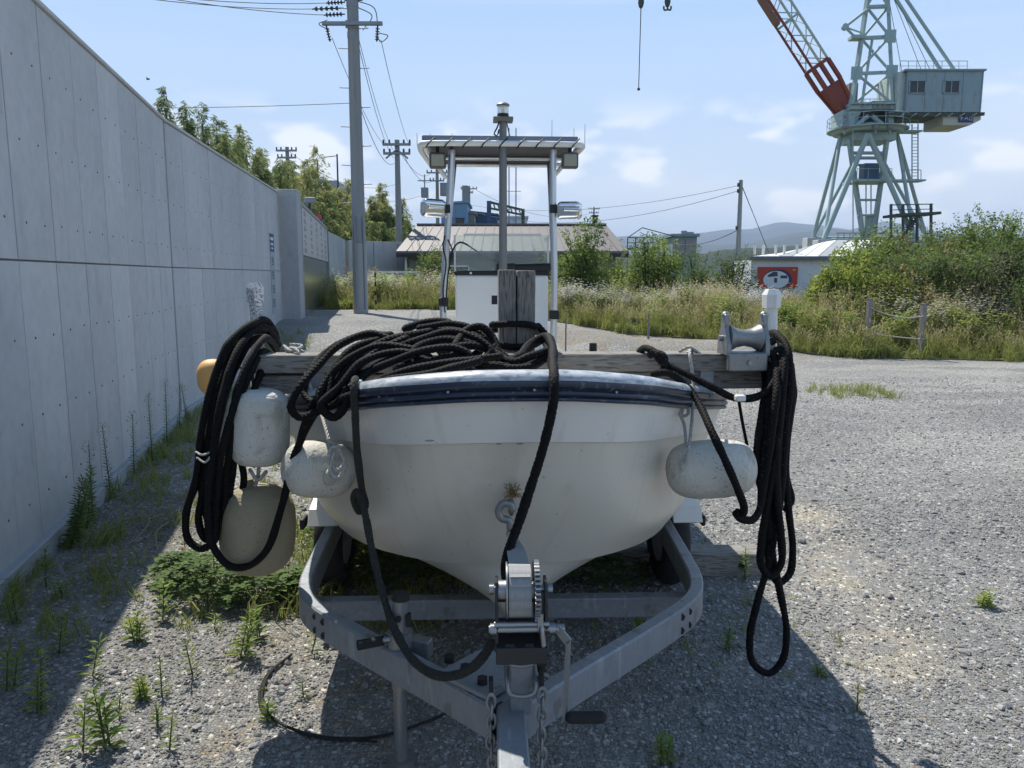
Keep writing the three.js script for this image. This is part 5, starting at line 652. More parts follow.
// ---------- ropes ----------
{
  const K = .0132; const rope = (P, r = K) => {      // tube with the plait's strands standing proud
    if (r < .01) return tube(P.map(p => at(p[0], p[1], p[2])), r, { step: .014, radial: 8, len: r * 3.6 });
    const c = new THREE.CatmullRomCurve3(P.map(p => at(p[0], p[1], p[2])), false, 'centripetal'), len = c.getLength(), n = Math.round(len / .0048), rad = 12, g = new THREE.TubeGeometry(c, n, r, rad, false), p = g.attributes.position, nn = g.attributes.normal, uv = g.attributes.uv, k = r * 4.4, ph = hash(Math.round(P[0][0] * 7), P.length) * 40;
    for (let i = 0; i < p.count; i++) { const u = uv.getX(i) * len / k, v = uv.getY(i), s = (braid(u, v)[0] - .6) * r * .15 + (fbm(u / 64 + ph, .5, 64, 2, 5) - .5) * r * .28; p.setXYZ(i, p.getX(i) + nn.getX(i) * s, p.getY(i) + nn.getY(i) * s, p.getZ(i) + nn.getZ(i) * s); uv.setXY(i, u, v); }
    g.computeVertexNormals(); const gs = [prep(g)]; for (const t of [0, 1]) { const q = c.getPoint(t); gs.push(prep(place(new THREE.SphereGeometry(r * .98, 8, 6), q.x, q.y, q.z))); } return mergeGeometries(gs);
  };
  const R = rng(77), jt = (P, j, dd) => P.map(([x, y, d], i) => [x + (R() - .5) * j, y + (R() - .5) * j, d + dd + (R() - .5) * .02]);
  // left coil over the crossbeam end
  const o = thing('mooring_rope', 'thick black plaited rope coil hung over the left end of the crossbeam', 'rope', [at(255, 330, 2.8).x, 0, -2.8], 0, 'black mooring ropes'); const local = g => { const q = merge(g); q.translate(-o.position.x, 0, 2.8); return q; };
  const strands = [
    [[276, 336, 2.99], [266, 321, 2.93], [248, 325, 2.84], [228, 345, 2.74], [212, 385, 2.68], [203, 430, 2.66], [196, 480, 2.66], [187, 515, 2.67], [189, 540, 2.67], [202, 548, 2.67], [214, 540, 2.66], [216, 505, 2.66]],
    [[278, 345, 2.99], [262, 326, 2.91], [238, 342, 2.80], [220, 380, 2.72], [210, 430, 2.69], [203, 490, 2.68], [198, 522, 2.68], [206, 540, 2.68], [217, 528, 2.68], [222, 480, 2.68]],
    [[270, 328, 2.95], [252, 332, 2.84], [233, 360, 2.70], [220, 410, 2.62], [213, 460, 2.60], [208, 505, 2.60], [212, 545, 2.60], [228, 565, 2.59], [246, 567, 2.58], [266, 550, 2.57], [283, 505, 2.56], [296, 455, 2.55], [310, 420, 2.53], [325, 398, 2.50]],
    [[277, 350, 2.98], [264, 338, 2.84], [245, 368, 2.68], [232, 410, 2.62], [222, 455, 2.61], [217, 500, 2.62], [214, 540, 2.62]],
    [[274, 358, 2.98], [263, 352, 2.84], [250, 372, 2.70], [238, 405, 2.65], [230, 445, 2.64], [226, 480, 2.65], [224, 530, 2.66]],
    [[272, 330, 2.97], [244, 334, 2.86], [222, 362, 2.75], [206, 405, 2.71], [200, 450, 2.70], [205, 510, 2.70], [212, 535, 2.69]],
    [[279, 362, 2.97], [268, 362, 2.86], [258, 378, 2.74], [246, 412, 2.68], [236, 450, 2.67], [228, 500, 2.67]],
    [[277, 342, 2.98], [254, 340, 2.86], [234, 372, 2.76], [219, 420, 2.72], [214, 470, 2.71], [220, 530, 2.71]],
    [[240, 455, 2.72], [243, 480, 2.72], [236, 505, 2.72], [226, 490, 2.70]],
    [[276, 338, 3.0], [258, 323, 2.92], [240, 336, 2.82], [224, 372, 2.73], [212, 430, 2.68], [208, 480, 2.66], [211, 530, 2.65]],
  ];
  strands.forEach((s, i) => mesh('strand', [local(rope(jt(s, 2, 0)))], MT.rope, o));
  mesh('seizing', [local(tube([at(196, 452, 2.62), at(203, 455, 2.58), at(212, 452, 2.60), at(206, 462, 2.58), at(197, 458, 2.62)], .004, { step: .01 }))], MT.whiteRope, o);
  // heap on the bow
  const o2 = thing('mooring_rope', 'tangled heap of black plaited rope lying over the bow rail', 'rope', [at(420, 360, 2.6).x, 0, -2.6], 0, 'black mooring ropes'); const loc2 = g => { const q = merge(g); q.translate(-o2.position.x, 0, 2.6); return q; };
  const heap = [
    [[400, 345, 2.6], [370, 333, 2.62], [340, 345, 2.62], [318, 365, 2.56], [298, 390, 2.5], [292, 408, 2.48], [300, 418, 2.48], [318, 412, 2.48], [332, 395, 2.48], [352, 372, 2.5], [375, 352, 2.54], [405, 338, 2.58]],
    [[415, 350, 2.55], [380, 345, 2.57], [352, 356, 2.55], [330, 378, 2.5], [318, 398, 2.46], [326, 408, 2.45], [342, 400, 2.45], [358, 382, 2.47], [385, 362, 2.5], [420, 352, 2.52]],
    [[430, 358, 2.5], [395, 352, 2.52], [362, 362, 2.5], [340, 384, 2.46], [322, 405, 2.43], [334, 417, 2.42], [346, 405, 2.42], [345, 388, 2.44]],
    [[390, 335, 2.66], [355, 336, 2.68], [325, 352, 2.66], [310, 372, 2.6], [305, 392, 2.54], [318, 402, 2.5], [334, 388, 2.5], [350, 362, 2.54], [385, 342, 2.58], [430, 330, 2.62]],
    [[342, 400, 2.44], [360, 392, 2.42], [390, 381, 2.39], [420, 375, 2.36], [450, 368, 2.36], [480, 362, 2.4]],
    [[350, 394, 2.46], [372, 383, 2.43], [402, 372, 2.41], [436, 365, 2.4], [470, 360, 2.42], [500, 356, 2.46]],
    [[360, 374, 2.5], [392, 362, 2.47], [425, 352, 2.45], [455, 348, 2.46], [470, 355, 2.46], [458, 364, 2.44], [430, 366, 2.42], [405, 374, 2.42]],
    [[382, 352, 2.55], [415, 340, 2.56], [450, 332, 2.58], [478, 338, 2.56], [490, 352, 2.54], [478, 362, 2.5], [455, 360, 2.48]],
    [[405, 330, 2.68], [425, 323, 2.7], [448, 324, 2.68], [458, 334, 2.66], [444, 344, 2.62], [428, 350, 2.58], [410, 356, 2.54]],
    [[420, 328, 2.64], [452, 325, 2.66], [476, 330, 2.64], [488, 345, 2.6], [484, 360, 2.54], [470, 366, 2.5]],
    [[455, 345, 2.52], [468, 330, 2.6], [480, 326, 2.62], [492, 338, 2.6], [498, 358, 2.54], [502, 368, 2.5]],
    [[440, 352, 2.5], [470, 345, 2.54], [492, 352, 2.54], [512, 362, 2.5], [530, 358, 2.5], [545, 350, 2.56]],
    [[425, 345, 2.56], [455, 352, 2.5], [448, 362, 2.46], [425, 360, 2.46], [415, 350, 2.5], [440, 340, 2.56], [475, 344, 2.56]],
    [[470, 360, 2.45], [500, 368, 2.46], [530, 366, 2.48], [550, 356, 2.56]],
    [[395, 368, 2.45], [425, 362, 2.44], [455, 358, 2.46], [485, 366, 2.46], [510, 366, 2.48]],
    [[365, 345, 2.6], [395, 356, 2.54], [420, 366, 2.46], [405, 376, 2.42], [380, 380, 2.42], [362, 388, 2.43]],
    [[430, 336, 2.62], [460, 338, 2.62], [482, 348, 2.6], [470, 356, 2.56], [440, 354, 2.54]],
    [[400, 340, 2.62], [430, 332, 2.64], [462, 332, 2.64], [486, 342, 2.62], [506, 356, 2.58]],
    [[485, 340, 2.6], [496, 350, 2.58], [500, 362, 2.54], [480, 368, 2.48], [445, 370, 2.42], [410, 380, 2.40]],
    [[378, 340, 2.6], [352, 350, 2.58], [334, 372, 2.52], [328, 392, 2.48]],
  ];
  heap.forEach(s => mesh('strand', [loc2(rope(jt(s, 3, 0)))], MT.rope, o2));
  mesh('strand', [loc2(rope([[328, 395, 2.47], [315, 402, 2.5], [306, 422, 2.52], [299, 445, 2.55]]))], MT.rope, o2);
  // turns round the samson post and the line that hangs down to the winch
  const o3 = thing('bow_line', 'black rope turned round the timber post and hanging down the bow to the winch', 'rope', [at(520, 350, 2.9).x, 0, -2.9], 0, 'black mooring ropes'); const loc3 = g => { const q = merge(g); q.translate(-o3.position.x, 0, 2.9); return q; };
  mesh('post_turn', [loc3(rope([[492, 325, 2.92], [508, 324, 2.915], [530, 325, 2.92], [541, 330, 2.98], [536, 332, 3.12], [512, 330, 3.13], [492, 330, 3.06], [488, 338, 2.95], [505, 346, 2.915], [530, 346, 2.92], [543, 340, 2.97]]))], MT.rope, o3);
  mesh('post_turn', [loc3(rope([[538, 326, 2.95], [545, 335, 2.93], [532, 345, 2.80], [515, 358, 2.62], [498, 366, 2.5], [470, 372, 2.42]]))], MT.rope, o3);
  mesh('line', [loc3(rope([[520, 356, 2.62], [533, 342, 2.8], [544, 337, 2.82], [552, 345, 2.6], [553, 362, 2.32], [554, 380, 2.165], [554, 396, 2.145], [550, 420, 2.15], [541, 455, 2.16], [529, 492, 2.16], [518, 525, 2.14], [509, 550, 2.08], [506, 572, 1.98], [508, 585, 1.92]], .0145))], MT.rope, o3);
  mesh('line', [loc3(rope([[545, 340, 2.86], [548, 352, 2.70], [552, 370, 2.32], [550, 372, 2.24]], .0125))], MT.rope, o3);
  // old rope hanging on the left bow
  const o4 = thing('old_rope', 'faded black rope looping down the left bow to the trailer', 'rope', [at(355, 390, 2.4).x, 0, -2.4]); const loc4 = g => { const q = merge(g); q.translate(-o4.position.x, 0, 2.4); return q; };
  mesh('strand', [loc4(rope([[357, 378, 2.50], [354, 384, 2.40], [355, 410, 2.38], [357, 450, 2.44], [362, 490, 2.52], [365, 506, 2.54], [360, 512, 2.54], [354, 500, 2.53], [357, 492, 2.51], [364, 510, 2.48], [372, 550, 2.42], [383, 595, 2.32], [395, 630, 2.22], [415, 662, 2.10], [440, 676, 2.02], [465, 672, 1.98], [482, 658, 1.96], [492, 643, 1.97]], .0125))], MT.oldRope, o4);
  // right bundle
  const o5 = thing('mooring_rope', 'thick black plaited rope hanging in long loops from the right end of the crossbeam', 'rope', [at(772, 340, 2.78).x, 0, -2.78], 0, 'black mooring ropes'); const loc5 = g => { const q = merge(g); q.translate(-o5.position.x, 0, 2.78); return q; };
  const rs = [
    [[766, 335, 2.98], [776, 333, 2.88], [788, 350, 2.78], [790, 380, 2.74], [786, 420, 2.72], [784, 460, 2.71], [780, 505, 2.70], [770, 560, 2.69], [758, 600, 2.68], [750, 640, 2.68], [754, 664, 2.68], [768, 673, 2.68], [782, 662, 2.68], [786, 632, 2.68], [780, 590, 2.69], [772, 555, 2.70], [768, 520, 2.70], [772, 470, 2.70]],
    [[770, 342, 2.98], [780, 340, 2.86], [785, 360, 2.76], [782, 400, 2.70], [776, 450, 2.68], [768, 500, 2.67], [762, 540, 2.66], [762, 565, 2.66], [770, 576, 2.66], [780, 565, 2.66], [781, 535, 2.66], [777, 490, 2.67], [776, 440, 2.68]],
    [[775, 350, 2.96], [786, 352, 2.84], [792, 380, 2.77], [788, 430, 2.74], [786, 470, 2.72], [789, 510, 2.72], [793, 550, 2.72], [790, 575, 2.72], [778, 582, 2.72], [770, 570, 2.72], [768, 530, 2.71], [772, 480, 2.71]],
    [[764, 350, 2.94], [774, 356, 2.80], [777, 390, 2.70], [772, 430, 2.66], [766, 470, 2.65], [761, 500, 2.64]],
    [[766, 360, 2.92], [770, 375, 2.78], [768, 410, 2.70], [764, 450, 2.68], [768, 500, 2.68]],
    [[790, 365, 2.9], [793, 395, 2.80], [787, 440, 2.76], [786, 475, 2.74], [792, 500, 2.74], [786, 508, 2.73]],
    [[772, 372, 2.9], [776, 400, 2.76], [770, 450, 2.72], [774, 500, 2.71], [770, 540, 2.70]],
    [[780, 345, 2.93], [784, 380, 2.76], [780, 430, 2.70], [777, 470, 2.69], [779, 520, 2.69]],
    [[764, 365, 2.9], [765, 395, 2.75], [760, 430, 2.70], [757, 470, 2.68], [764, 500, 2.68]],
    [[782, 360, 2.92], [774, 385, 2.76], [771, 440, 2.70], [770, 490, 2.70], [774, 520, 2.69]],
    [[786, 370, 2.9], [782, 410, 2.74], [778, 455, 2.71], [772, 500, 2.70]],
  ];
  rs.forEach(s => mesh('strand', [loc5(rope(jt(s, 1.5, 0)))], MT.rope, o5));
  mesh('strand', [loc5(rope([[640, 352, 2.92], [645, 348, 2.84], [654, 352, 2.79], [662, 362, 2.77], [690, 376, 2.74], [714, 388, 2.72], [735, 398, 2.72], [756, 397, 2.72], [770, 388, 2.72], [780, 370, 2.74], [783, 352, 2.80]]))], MT.rope, o5);
  mesh('strand', [loc5(rope([[651, 360, 2.90], [652, 353, 2.80], [664, 357, 2.76], [662, 372, 2.75], [652, 374, 2.74], [668, 373, 2.73], [686, 385, 2.71], [698, 402, 2.66], [712, 432, 2.54], [726, 462, 2.50], [738, 490, 2.52], [744, 508, 2.55], [742, 514, 2.57], [736, 512, 2.57], [740, 518, 2.58], [752, 520, 2.60], [760, 508, 2.64], [762, 480, 2.66], [766, 440, 2.68]]))], MT.rope, o5);
  mesh('strand', [loc5(rope([[738, 396, 2.76], [742, 420, 2.74], [747, 445, 2.72]], .006))], MT.rope, o5);
  // white fender lines
  const wr = (label, lists, r = .006) => { const f0 = lists[0][0], oo = thing('float_line', label, 'rope', [at(...f0).x, 0, -f0[2]], 0, 'white float lines'); lists.forEach(l => { const g = merge([tube(l.map(p => at(...p)), r, { step: .008, len: r * 6, radial: 8 })]); g.translate(-oo.position.x, 0, f0[2]); mesh('line', [g], MT.whiteRope, oo); }); };
  wr('white twisted line tied over the crossbeam down to the left bow float', [[[286, 350, 2.93], [292, 348, 2.86], [298, 352, 2.79], [306, 375, 2.77], [318, 405, 2.70], [326, 430, 2.55], [330, 445, 2.49]], [[328, 440, 2.50], [338, 448, 2.48], [344, 462, 2.48], [338, 470, 2.47], [330, 462, 2.47], [331, 448, 2.47], [342, 446, 2.48]], [[334, 452, 2.47], [330, 470, 2.46], [338, 478, 2.47], [346, 465, 2.48]], [[284, 346, 2.9], [292, 351, 2.84], [302, 346, 2.88], [290, 345, 2.9], [308, 354, 2.9]]]);
  wr('white twisted line tied over the crossbeam down to the right float', [[[694, 356, 2.93], [690, 350, 2.86], [690, 356, 2.79], [693, 378, 2.77], [693, 405, 2.72], [691, 430, 2.62], [688, 452, 2.55], [685, 462, 2.56]], [[684, 356, 2.86], [692, 350, 2.88], [700, 354, 2.86], [690, 347, 2.88], [680, 351, 2.9]], [[690, 395, 2.76], [684, 405, 2.72], [682, 416, 2.70], [688, 414, 2.70], [686, 402, 2.72], [680, 412, 2.70], [684, 424, 2.68], [686, 445, 2.6]]]);
  wr('dirty white line between the two left hand floats', [[[259, 466, 2.70], [258, 476, 2.71], [255, 486, 2.72]], [[250, 470, 2.7], [258, 480, 2.69], [266, 472, 2.7]]], .007);
  // cable on the ground
  const oc = thing('ground_cable', 'thin black cable curling on the gravel beside the jack', 'cable', [-.6, 0, -2.6]); const gp = [[-.93, 3.05], [-.98, 2.88], [-.93, 2.66], [-.72, 2.50], [-.5, 2.48], [-.3, 2.58], [-.12, 2.75], [.02, 2.95]]; mesh('cable', [tube(gp.map(([x, d]) => V(x + .6, gh(x, d) + .012, -d + 2.6)), .0055, { step: .03, radial: 6 }), tube(gp.slice(0, 5).map(([x, d], i) => V(x + .6 + .008 * i, gh(x, d) + .014, -d + 2.6 + .006 * i)), .005, { step: .03, radial: 6 })], MT.oldRope, oc);
}
// old sleeper timber on the ground
{ const t = thing('timber_sleeper', 'weathered timber sleeper lying on the gravel under the boat', 'timber', [.62, gh(.6, 4.05), -4.05], -.02); mesh('beam', [box(1.5, .13, .16, 0, .06, 0, 0, 0, 0, { r: .012 })], MT.woodPale, t); for (const x of [-.3, .1, .62]) mesh('bolt_hole', [cyl(.022, .022, .006, x, .06, .081, Math.PI / 2)], MT.black, t); }

// ---------- vegetation ----------
const leafMat = (o = {}) => new THREE.MeshPhysicalMaterial({ vertexColors: true, roughness: 1, side: THREE.DoubleSide, transmission: .55, thickness: 0, specularIntensity: .3, ...o });
const LEAF = leafMat(), GRASS = leafMat(), STEM = mat({ color: rgb(.09, .08, .04), roughness: 1 }), GSTEM = mat({ color: rgb(.07, .11, .03), roughness: 1 }), CULM = mat({ color: rgb(.13, .16, .05), roughness: .7 });
class Leaves {
  constructor() { this.P = []; this.C = []; }
  quad(p, dir, side, l, w, c, bend = 0) { // folded leaf of two faces
    const m = p.clone().addScaledVector(dir, l * .45), e = p.clone().addScaledVector(dir, l); if (bend) { e.y -= bend * l; }
    const a = m.clone().addScaledVector(side, w / 2), b = m.clone().addScaledVector(side, -w / 2);
    for (const q of [p, a, e, p, e, b]) this.P.push(q.x, q.y, q.z); for (let i = 0; i < 6; i++) this.C.push(c[0], c[1], c[2]);
  }
  blade(p, dir, side, l, w, c, bend) { const m = p.clone().addScaledVector(dir, l * .55), e = p.clone().addScaledVector(dir, l * .95); e.y -= bend * l * .3; e.addScaledVector(V(dir.x, 0, dir.z).normalize(), bend * l * .4); const a = p.clone().addScaledVector(side, w / 2), b = p.clone().addScaledVector(side, -w / 2), a2 = m.clone().addScaledVector(side, w * .4), b2 = m.clone().addScaledVector(side, -w * .4); for (const q of [a, b, b2, a, b2, a2, a2, b2, e]) this.P.push(q.x, q.y, q.z); for (let i = 0; i < 9; i++) this.C.push(c[0], c[1], c[2]); }
  geo() { const g = new THREE.BufferGeometry(); g.setAttribute('position', new THREE.Float32BufferAttribute(this.P, 3)); g.setAttribute('color', new THREE.Float32BufferAttribute(this.C, 3)); g.computeVertexNormals(); g.setAttribute('uv', new THREE.BufferAttribute(new Float32Array(this.P.length / 3 * 2), 2)); return g; }
}
const rv = R => { const z = R() * 2 - 1, a = R() * 6.2832, s = Math.sqrt(1 - z * z); return V(s * Math.cos(a), z, s * Math.sin(a)); };
const vary = (R, c, k = .3) => { const v = 1.06 - k + 2 * k * R(), y = 1 + (R() - .5) * .3; return [c[0] * v * y, c[1] * v, c[2] * v * (.8 + .4 * R())]; };
// broad-leaved shrub: clumps on forking stems
function shrubGeo(seed, w, h, n, leaf, cols) {
  const R = rng(seed), L = new Leaves(), stems = [], clumps = [];
  const nb = 9 + Math.floor(R() * 4);
  for (let i = 0; i < nb; i++) { const a = i / nb * 6.283 + R(), rr = w * .5 * (.2 + .75 * R()), top = V(Math.cos(a) * rr, h * (.45 + .5 * R()) * (1 - .3 * (rr / w * 2) ** 2), Math.sin(a) * rr), b = V(Math.cos(a) * .06, -.05, Math.sin(a) * .06), mid = b.clone().lerp(top, .5).add(V(0, h * .08, 0)); stems.push(tube([b, mid, top], .012 + .006 * h, { step: h / 5, radial: 5, cap: false }));
    for (let k = 0; k < 6; k++) { const c = mid.clone().lerp(top, .1 + 1.0 * R()).add(rv(R).multiplyScalar(w * .17)); c.y = Math.max(.1, c.y); clumps.push([c, w * (.08 + .11 * R()), cols[Math.floor(R() * cols.length)]]); } }
  for (let i = 0; i < n; i++) { const [c, r, col] = clumps[Math.floor(R() * clumps.length)], d = rv(R), p = c.clone().addScaledVector(d, r * Math.cbrt(.15 + .85 * R())); if (p.y < 0) p.y = R() * .2; const dir = d.clone().add(rv(R).multiplyScalar(.9)).add(V(0, .15, 0)).normalize(), side = dir.clone().cross(rv(R)).normalize(); const l = leaf * (.6 + .8 * R()); L.quad(p, dir, side, l, l * .5, vary(R, col), .15); }
  // long sprigs that break the outline
  for (let i = 0; i < 20; i++) { const a = R() * 6.283, p = V(Math.cos(a) * w * .35 * R(), h * (.5 + .3 * R()), Math.sin(a) * w * .35 * R()), d = V(Math.cos(a) * .5, .9 + R() * .4, Math.sin(a) * .5).normalize(), len = h * (.18 + .22 * R()), col = cols[0]; for (let k = 0; k < 40; k++) { const q = p.clone().addScaledVector(d, len * k / 40).add(rv(R).multiplyScalar(.05)), dd = rv(R).add(d).normalize(); L.quad(q, dd, dd.clone().cross(rv(R)).normalize(), leaf * .9, leaf * .4, vary(R, col), .1); } }
  return [L.geo(), stems];
}
const G1 = [.19, .25, .065], G2 = [.145, .20, .055], G3 = [.24, .30, .075], G4 = [.105, .15, .05], TAN = [.34, .27, .12], YEL = [.26, .30, .06];
function shrub(seed, px, d, topY, wpx, n, leaf, cols, label, group = 'bushes at the edge of the meadow') {
  const b = at(px, 275, d), g0 = gh(b.x, d) - .05, h = (at(px, topY, d).y - g0) / .98, w = wpx / FOCAL * d; const [lg, st] = shrubGeo(seed, w, h, n, leaf, cols);
  const o = thing('shrub', label, 'shrub', [b.x, g0, -d], (seed % 7) * .9, group); mesh('foliage', [lg], LEAF, o); mesh('stems', [st], STEM, o); return o;
}
shrub(1, 428, 24, 247, 40, 2600, .07, [G2, G1, TAN], 'small yellowish bush left of the boat console');
shrub(2, 583, 21, 230, 62, 6000, .085, [G2, G1, G2, G4], 'leafy green bush just right of the boat canopy leg');
shrub(3, 612, 23, 254, 46, 3500, .08, [G2, G4], 'low dark bush between the two leafy bushes');
shrub(4, 648, 22, 238, 66, 7500, .085, [G1, G2, G3, G4], 'broad leafy bush in front of the pump house');
shrub(5, 700, 24, 252, 50, 3600, .075, [G4, G2], 'dark low bush left of the slim pole');
shrub(6, 733, 22, 250, 50, 4200, .06, [G4, [.06, .07, .03], G4], 'dark feathery bush beside the painted panel');
shrub(7, 838, 19.5, 264, 54, 3800, .06, [G3, YEL, G1], 'light green bush below the white roof');
shrub(8, 868, 19, 243, 74, 8000, .085, [G1, G2, G3], 'green bush below the left crane leg');
shrub(9, 848, 17.4, 268, 80, 6500, .09, [YEL, G3, [.14, .19, .035]], 'bright yellow green bush behind the rope fence');
shrub(10, 893, 20, 233, 90, 7000, .08, [G4, G2, G1, TAN], 'dark bushy scrub below the crane stair platform');
shrub(11, 946, 21, 236, 90, 6500, .075, [G2, G4, G1, TAN], 'dense scrub right of the crane stairs');
shrub(12, 992, 19.5, 214, 78, 6000, .08, [G2, G4, G1], 'tallest spiky bush at the right edge on the mound');
shrub(13, 1010, 17.2, 234, 90, 8000, .075, [G2, G4, [.16, .17, .09]], 'pale flowered bush at the right edge of the meadow');
shrub(14, 960, 17, 252, 76, 6500, .075, [G2, [.15, .16, .09], G4], 'whitish flowered scrub in the middle of the mound');
shrub(15, 785, 16.6, 300, 46, 2200, .06, [G3, G1], 'low green bush behind the roller');
shrub(16, 1040, 15.6, 272, 60, 4200, .05, [G4, G2], 'dark bush cut by the right edge of the photo');
shrub(17, 905, 17.6, 262, 80, 5500, .08, [G4, G2, TAN], 'brownish scrub on the slope above the rope fence');
shrub(19, 690, 18.2, 291, 22, 1100, .06, [G4, G2], 'small dark bush in the middle of the meadow');
shrub(20, 610, 18.6, 297, 26, 1100, .06, [G2, G1], 'low green bush in the meadow right of the console');
shrub(21, 735, 17.2, 303, 24, 1100, .055, [G1, G3], 'low bright bush left of the roller in the meadow');
shrub(18, 555, 25, 252, 46, 2600, .07, [G2, G4], 'dark bush behind the right canopy leg');

// bamboo and trees behind the wall
function bambooGeo(seed, h, spread, n, cols, leaf) {
  const R = rng(seed), L = new Leaves(), st = [], nc = 8;
  for (let c = 0; c < nc; c++) {
    const b = V((R() - .5) * spread * .7 * (c ? 1 : .15), 0, (R() - .5) * spread * .5), hh = c ? h * (.70 + .26 * R()) : h, tip = b.clone().add(V((R() - .5) * spread * (c ? .3 : .08), hh, (R() - .5) * spread * .2)), mid = b.clone().lerp(tip, .6).add(V((b.x - tip.x) * .2, 0, 0)), cv = new THREE.CatmullRomCurve3([b, mid, tip]);
    st.push(tube([b, mid, mid.clone().lerp(tip, .8)], .035, { step: h / 10, radial: 6, cap: false }));
    const nb = 90, per = n / nc / nb;
    for (let i = 0; i < nb; i++) {
      const t = .2 + .8 * (i + R()) / nb, p = cv.getPoint(Math.min(1, t)), k = (t - .2) / .8, len = spread * .40 * (.13 + .92 * Math.pow(1 - k, .9)) * (.55 + .75 * R()), az = R() * 6.283, d = V(Math.cos(az), .75 + .5 * R(), Math.sin(az)).normalize(), col = cols[Math.floor(R() * cols.length)];
      for (let q = 0; q < per; q++) { const u = Math.pow(R(), .7), x = p.clone().addScaledVector(d, len * u); x.y -= len * .55 * u * u; x.add(rv(R).multiplyScalar(.06 + len * .12)); const dd = V(d.x * .7 + (R() - .5), -.25 - .6 * R() + .3 * k, d.z * .7 + (R() - .5)).normalize(), l = leaf * (.55 + .7 * R()); L.quad(x, dd, dd.clone().cross(rv(R)).normalize(), l, l * .24, vary(R, col, .28), .15); }
    }
  }
  return [L.geo(), st];
}
{
  const Y = [.38, .37, .16], Yg = [.25, .29, .115], Dg = [.12, .17, .065], Pl = [.34, .37, .18];
  const list = [[190, 106, 25, 34, [Dg, Yg], 'leafy tree top over the middle of the wall top', .10], [218, 118, 27, 34, [Dg, Yg], 'green tree top between two rounded ones above the wall', .10], [256, 140, 31, 34, [Yg, Dg], 'green bamboo crown above the far end of the wall', .11], [288, 160, 38, 34, [Yg, Y], 'yellow green bamboo crown behind the bamboo pole', .13], [160, 98, 24, 30, [Dg, Yg], 'dark leafy tree top farthest left above the wall', .10], [174, 92, 25, 34, [Dg, Dg, Yg], 'dark pointed tree top second from the left above the wall', .10], [203, 108, 26, 38, [Dg, Yg], 'rounded dark tree top above the middle of the wall', .10], [230, 127, 28, 38, [Dg, Yg], 'twin green tree top right of the rounded one above the wall', .10], [246, 128, 30, 30, [Yg, Pl], 'pale green bamboo plume above the wall joint', .11], [266, 150, 32, 30, [Yg, Pl], 'loose pale bamboo plume left of the bamboo pole', .11], [277, 166, 34, 26, [Dg, Yg], 'short dark bamboo just left of the pillar top', .11],
    [306, 158, 44, 40, [Y, Yg], 'yellowish bamboo clump behind the pillar', .15], [322, 150, 46, 40, [Y, Pl], 'tall yellowish bamboo plume left of the tall pole', .15], [316, 178, 42, 46, [Yg, Y, Dg], 'broad golden green bamboo clump above the flood gate', .15], [338, 190, 44, 42, [Y, Yg], 'golden bamboo clump against the left side of the tall pole', .15], [352, 196, 46, 36, [Y, Yg, Dg], 'bamboo clump directly behind the tall pole', .15], [372, 196, 46, 30, [Yg, Y], 'slender bamboo plume right of the tall pole', .15], [384, 184, 48, 32, [Yg, Y], 'tallest bamboo plume between the two poles', .15], [391, 206, 47, 30, [Dg, Yg], 'short bamboo clump left of the second pole', .15], [408, 220, 50, 20, [Yg, Y], 'small bamboo tuft right of the second pole', .15], [300, 196, 40, 44, [Dg, Yg], 'dark bamboo thicket behind the top of the pillar', .14], [330, 208, 40, 50, [Dg, Yg, Y], 'dark green lower bamboo behind the flood gate', .14], [362, 216, 42, 50, [Dg, Yg], 'dark lower bamboo behind the base of the tall pole', .14], [385, 224, 43, 36, [Dg, Dg, Yg], 'dark undergrowth bamboo behind the second pole', .14]];
  list.forEach(([px, ty, d, wpx, cols, label, leaf], i) => { const t = at(px, ty, d), [lg, st] = bambooGeo(200 + i, t.y + .2, wpx / FOCAL * d * (d < 33 ? 2.2 : 1.8), 17000, cols, leaf * 1.3); const o = thing('bamboo', label, 'bamboo', [t.x, -.2, -d], 0, 'bamboo and trees behind the flood wall'); mesh('crown', [lg], LEAF, o); mesh('trunk', [st], CULM, o); });
}

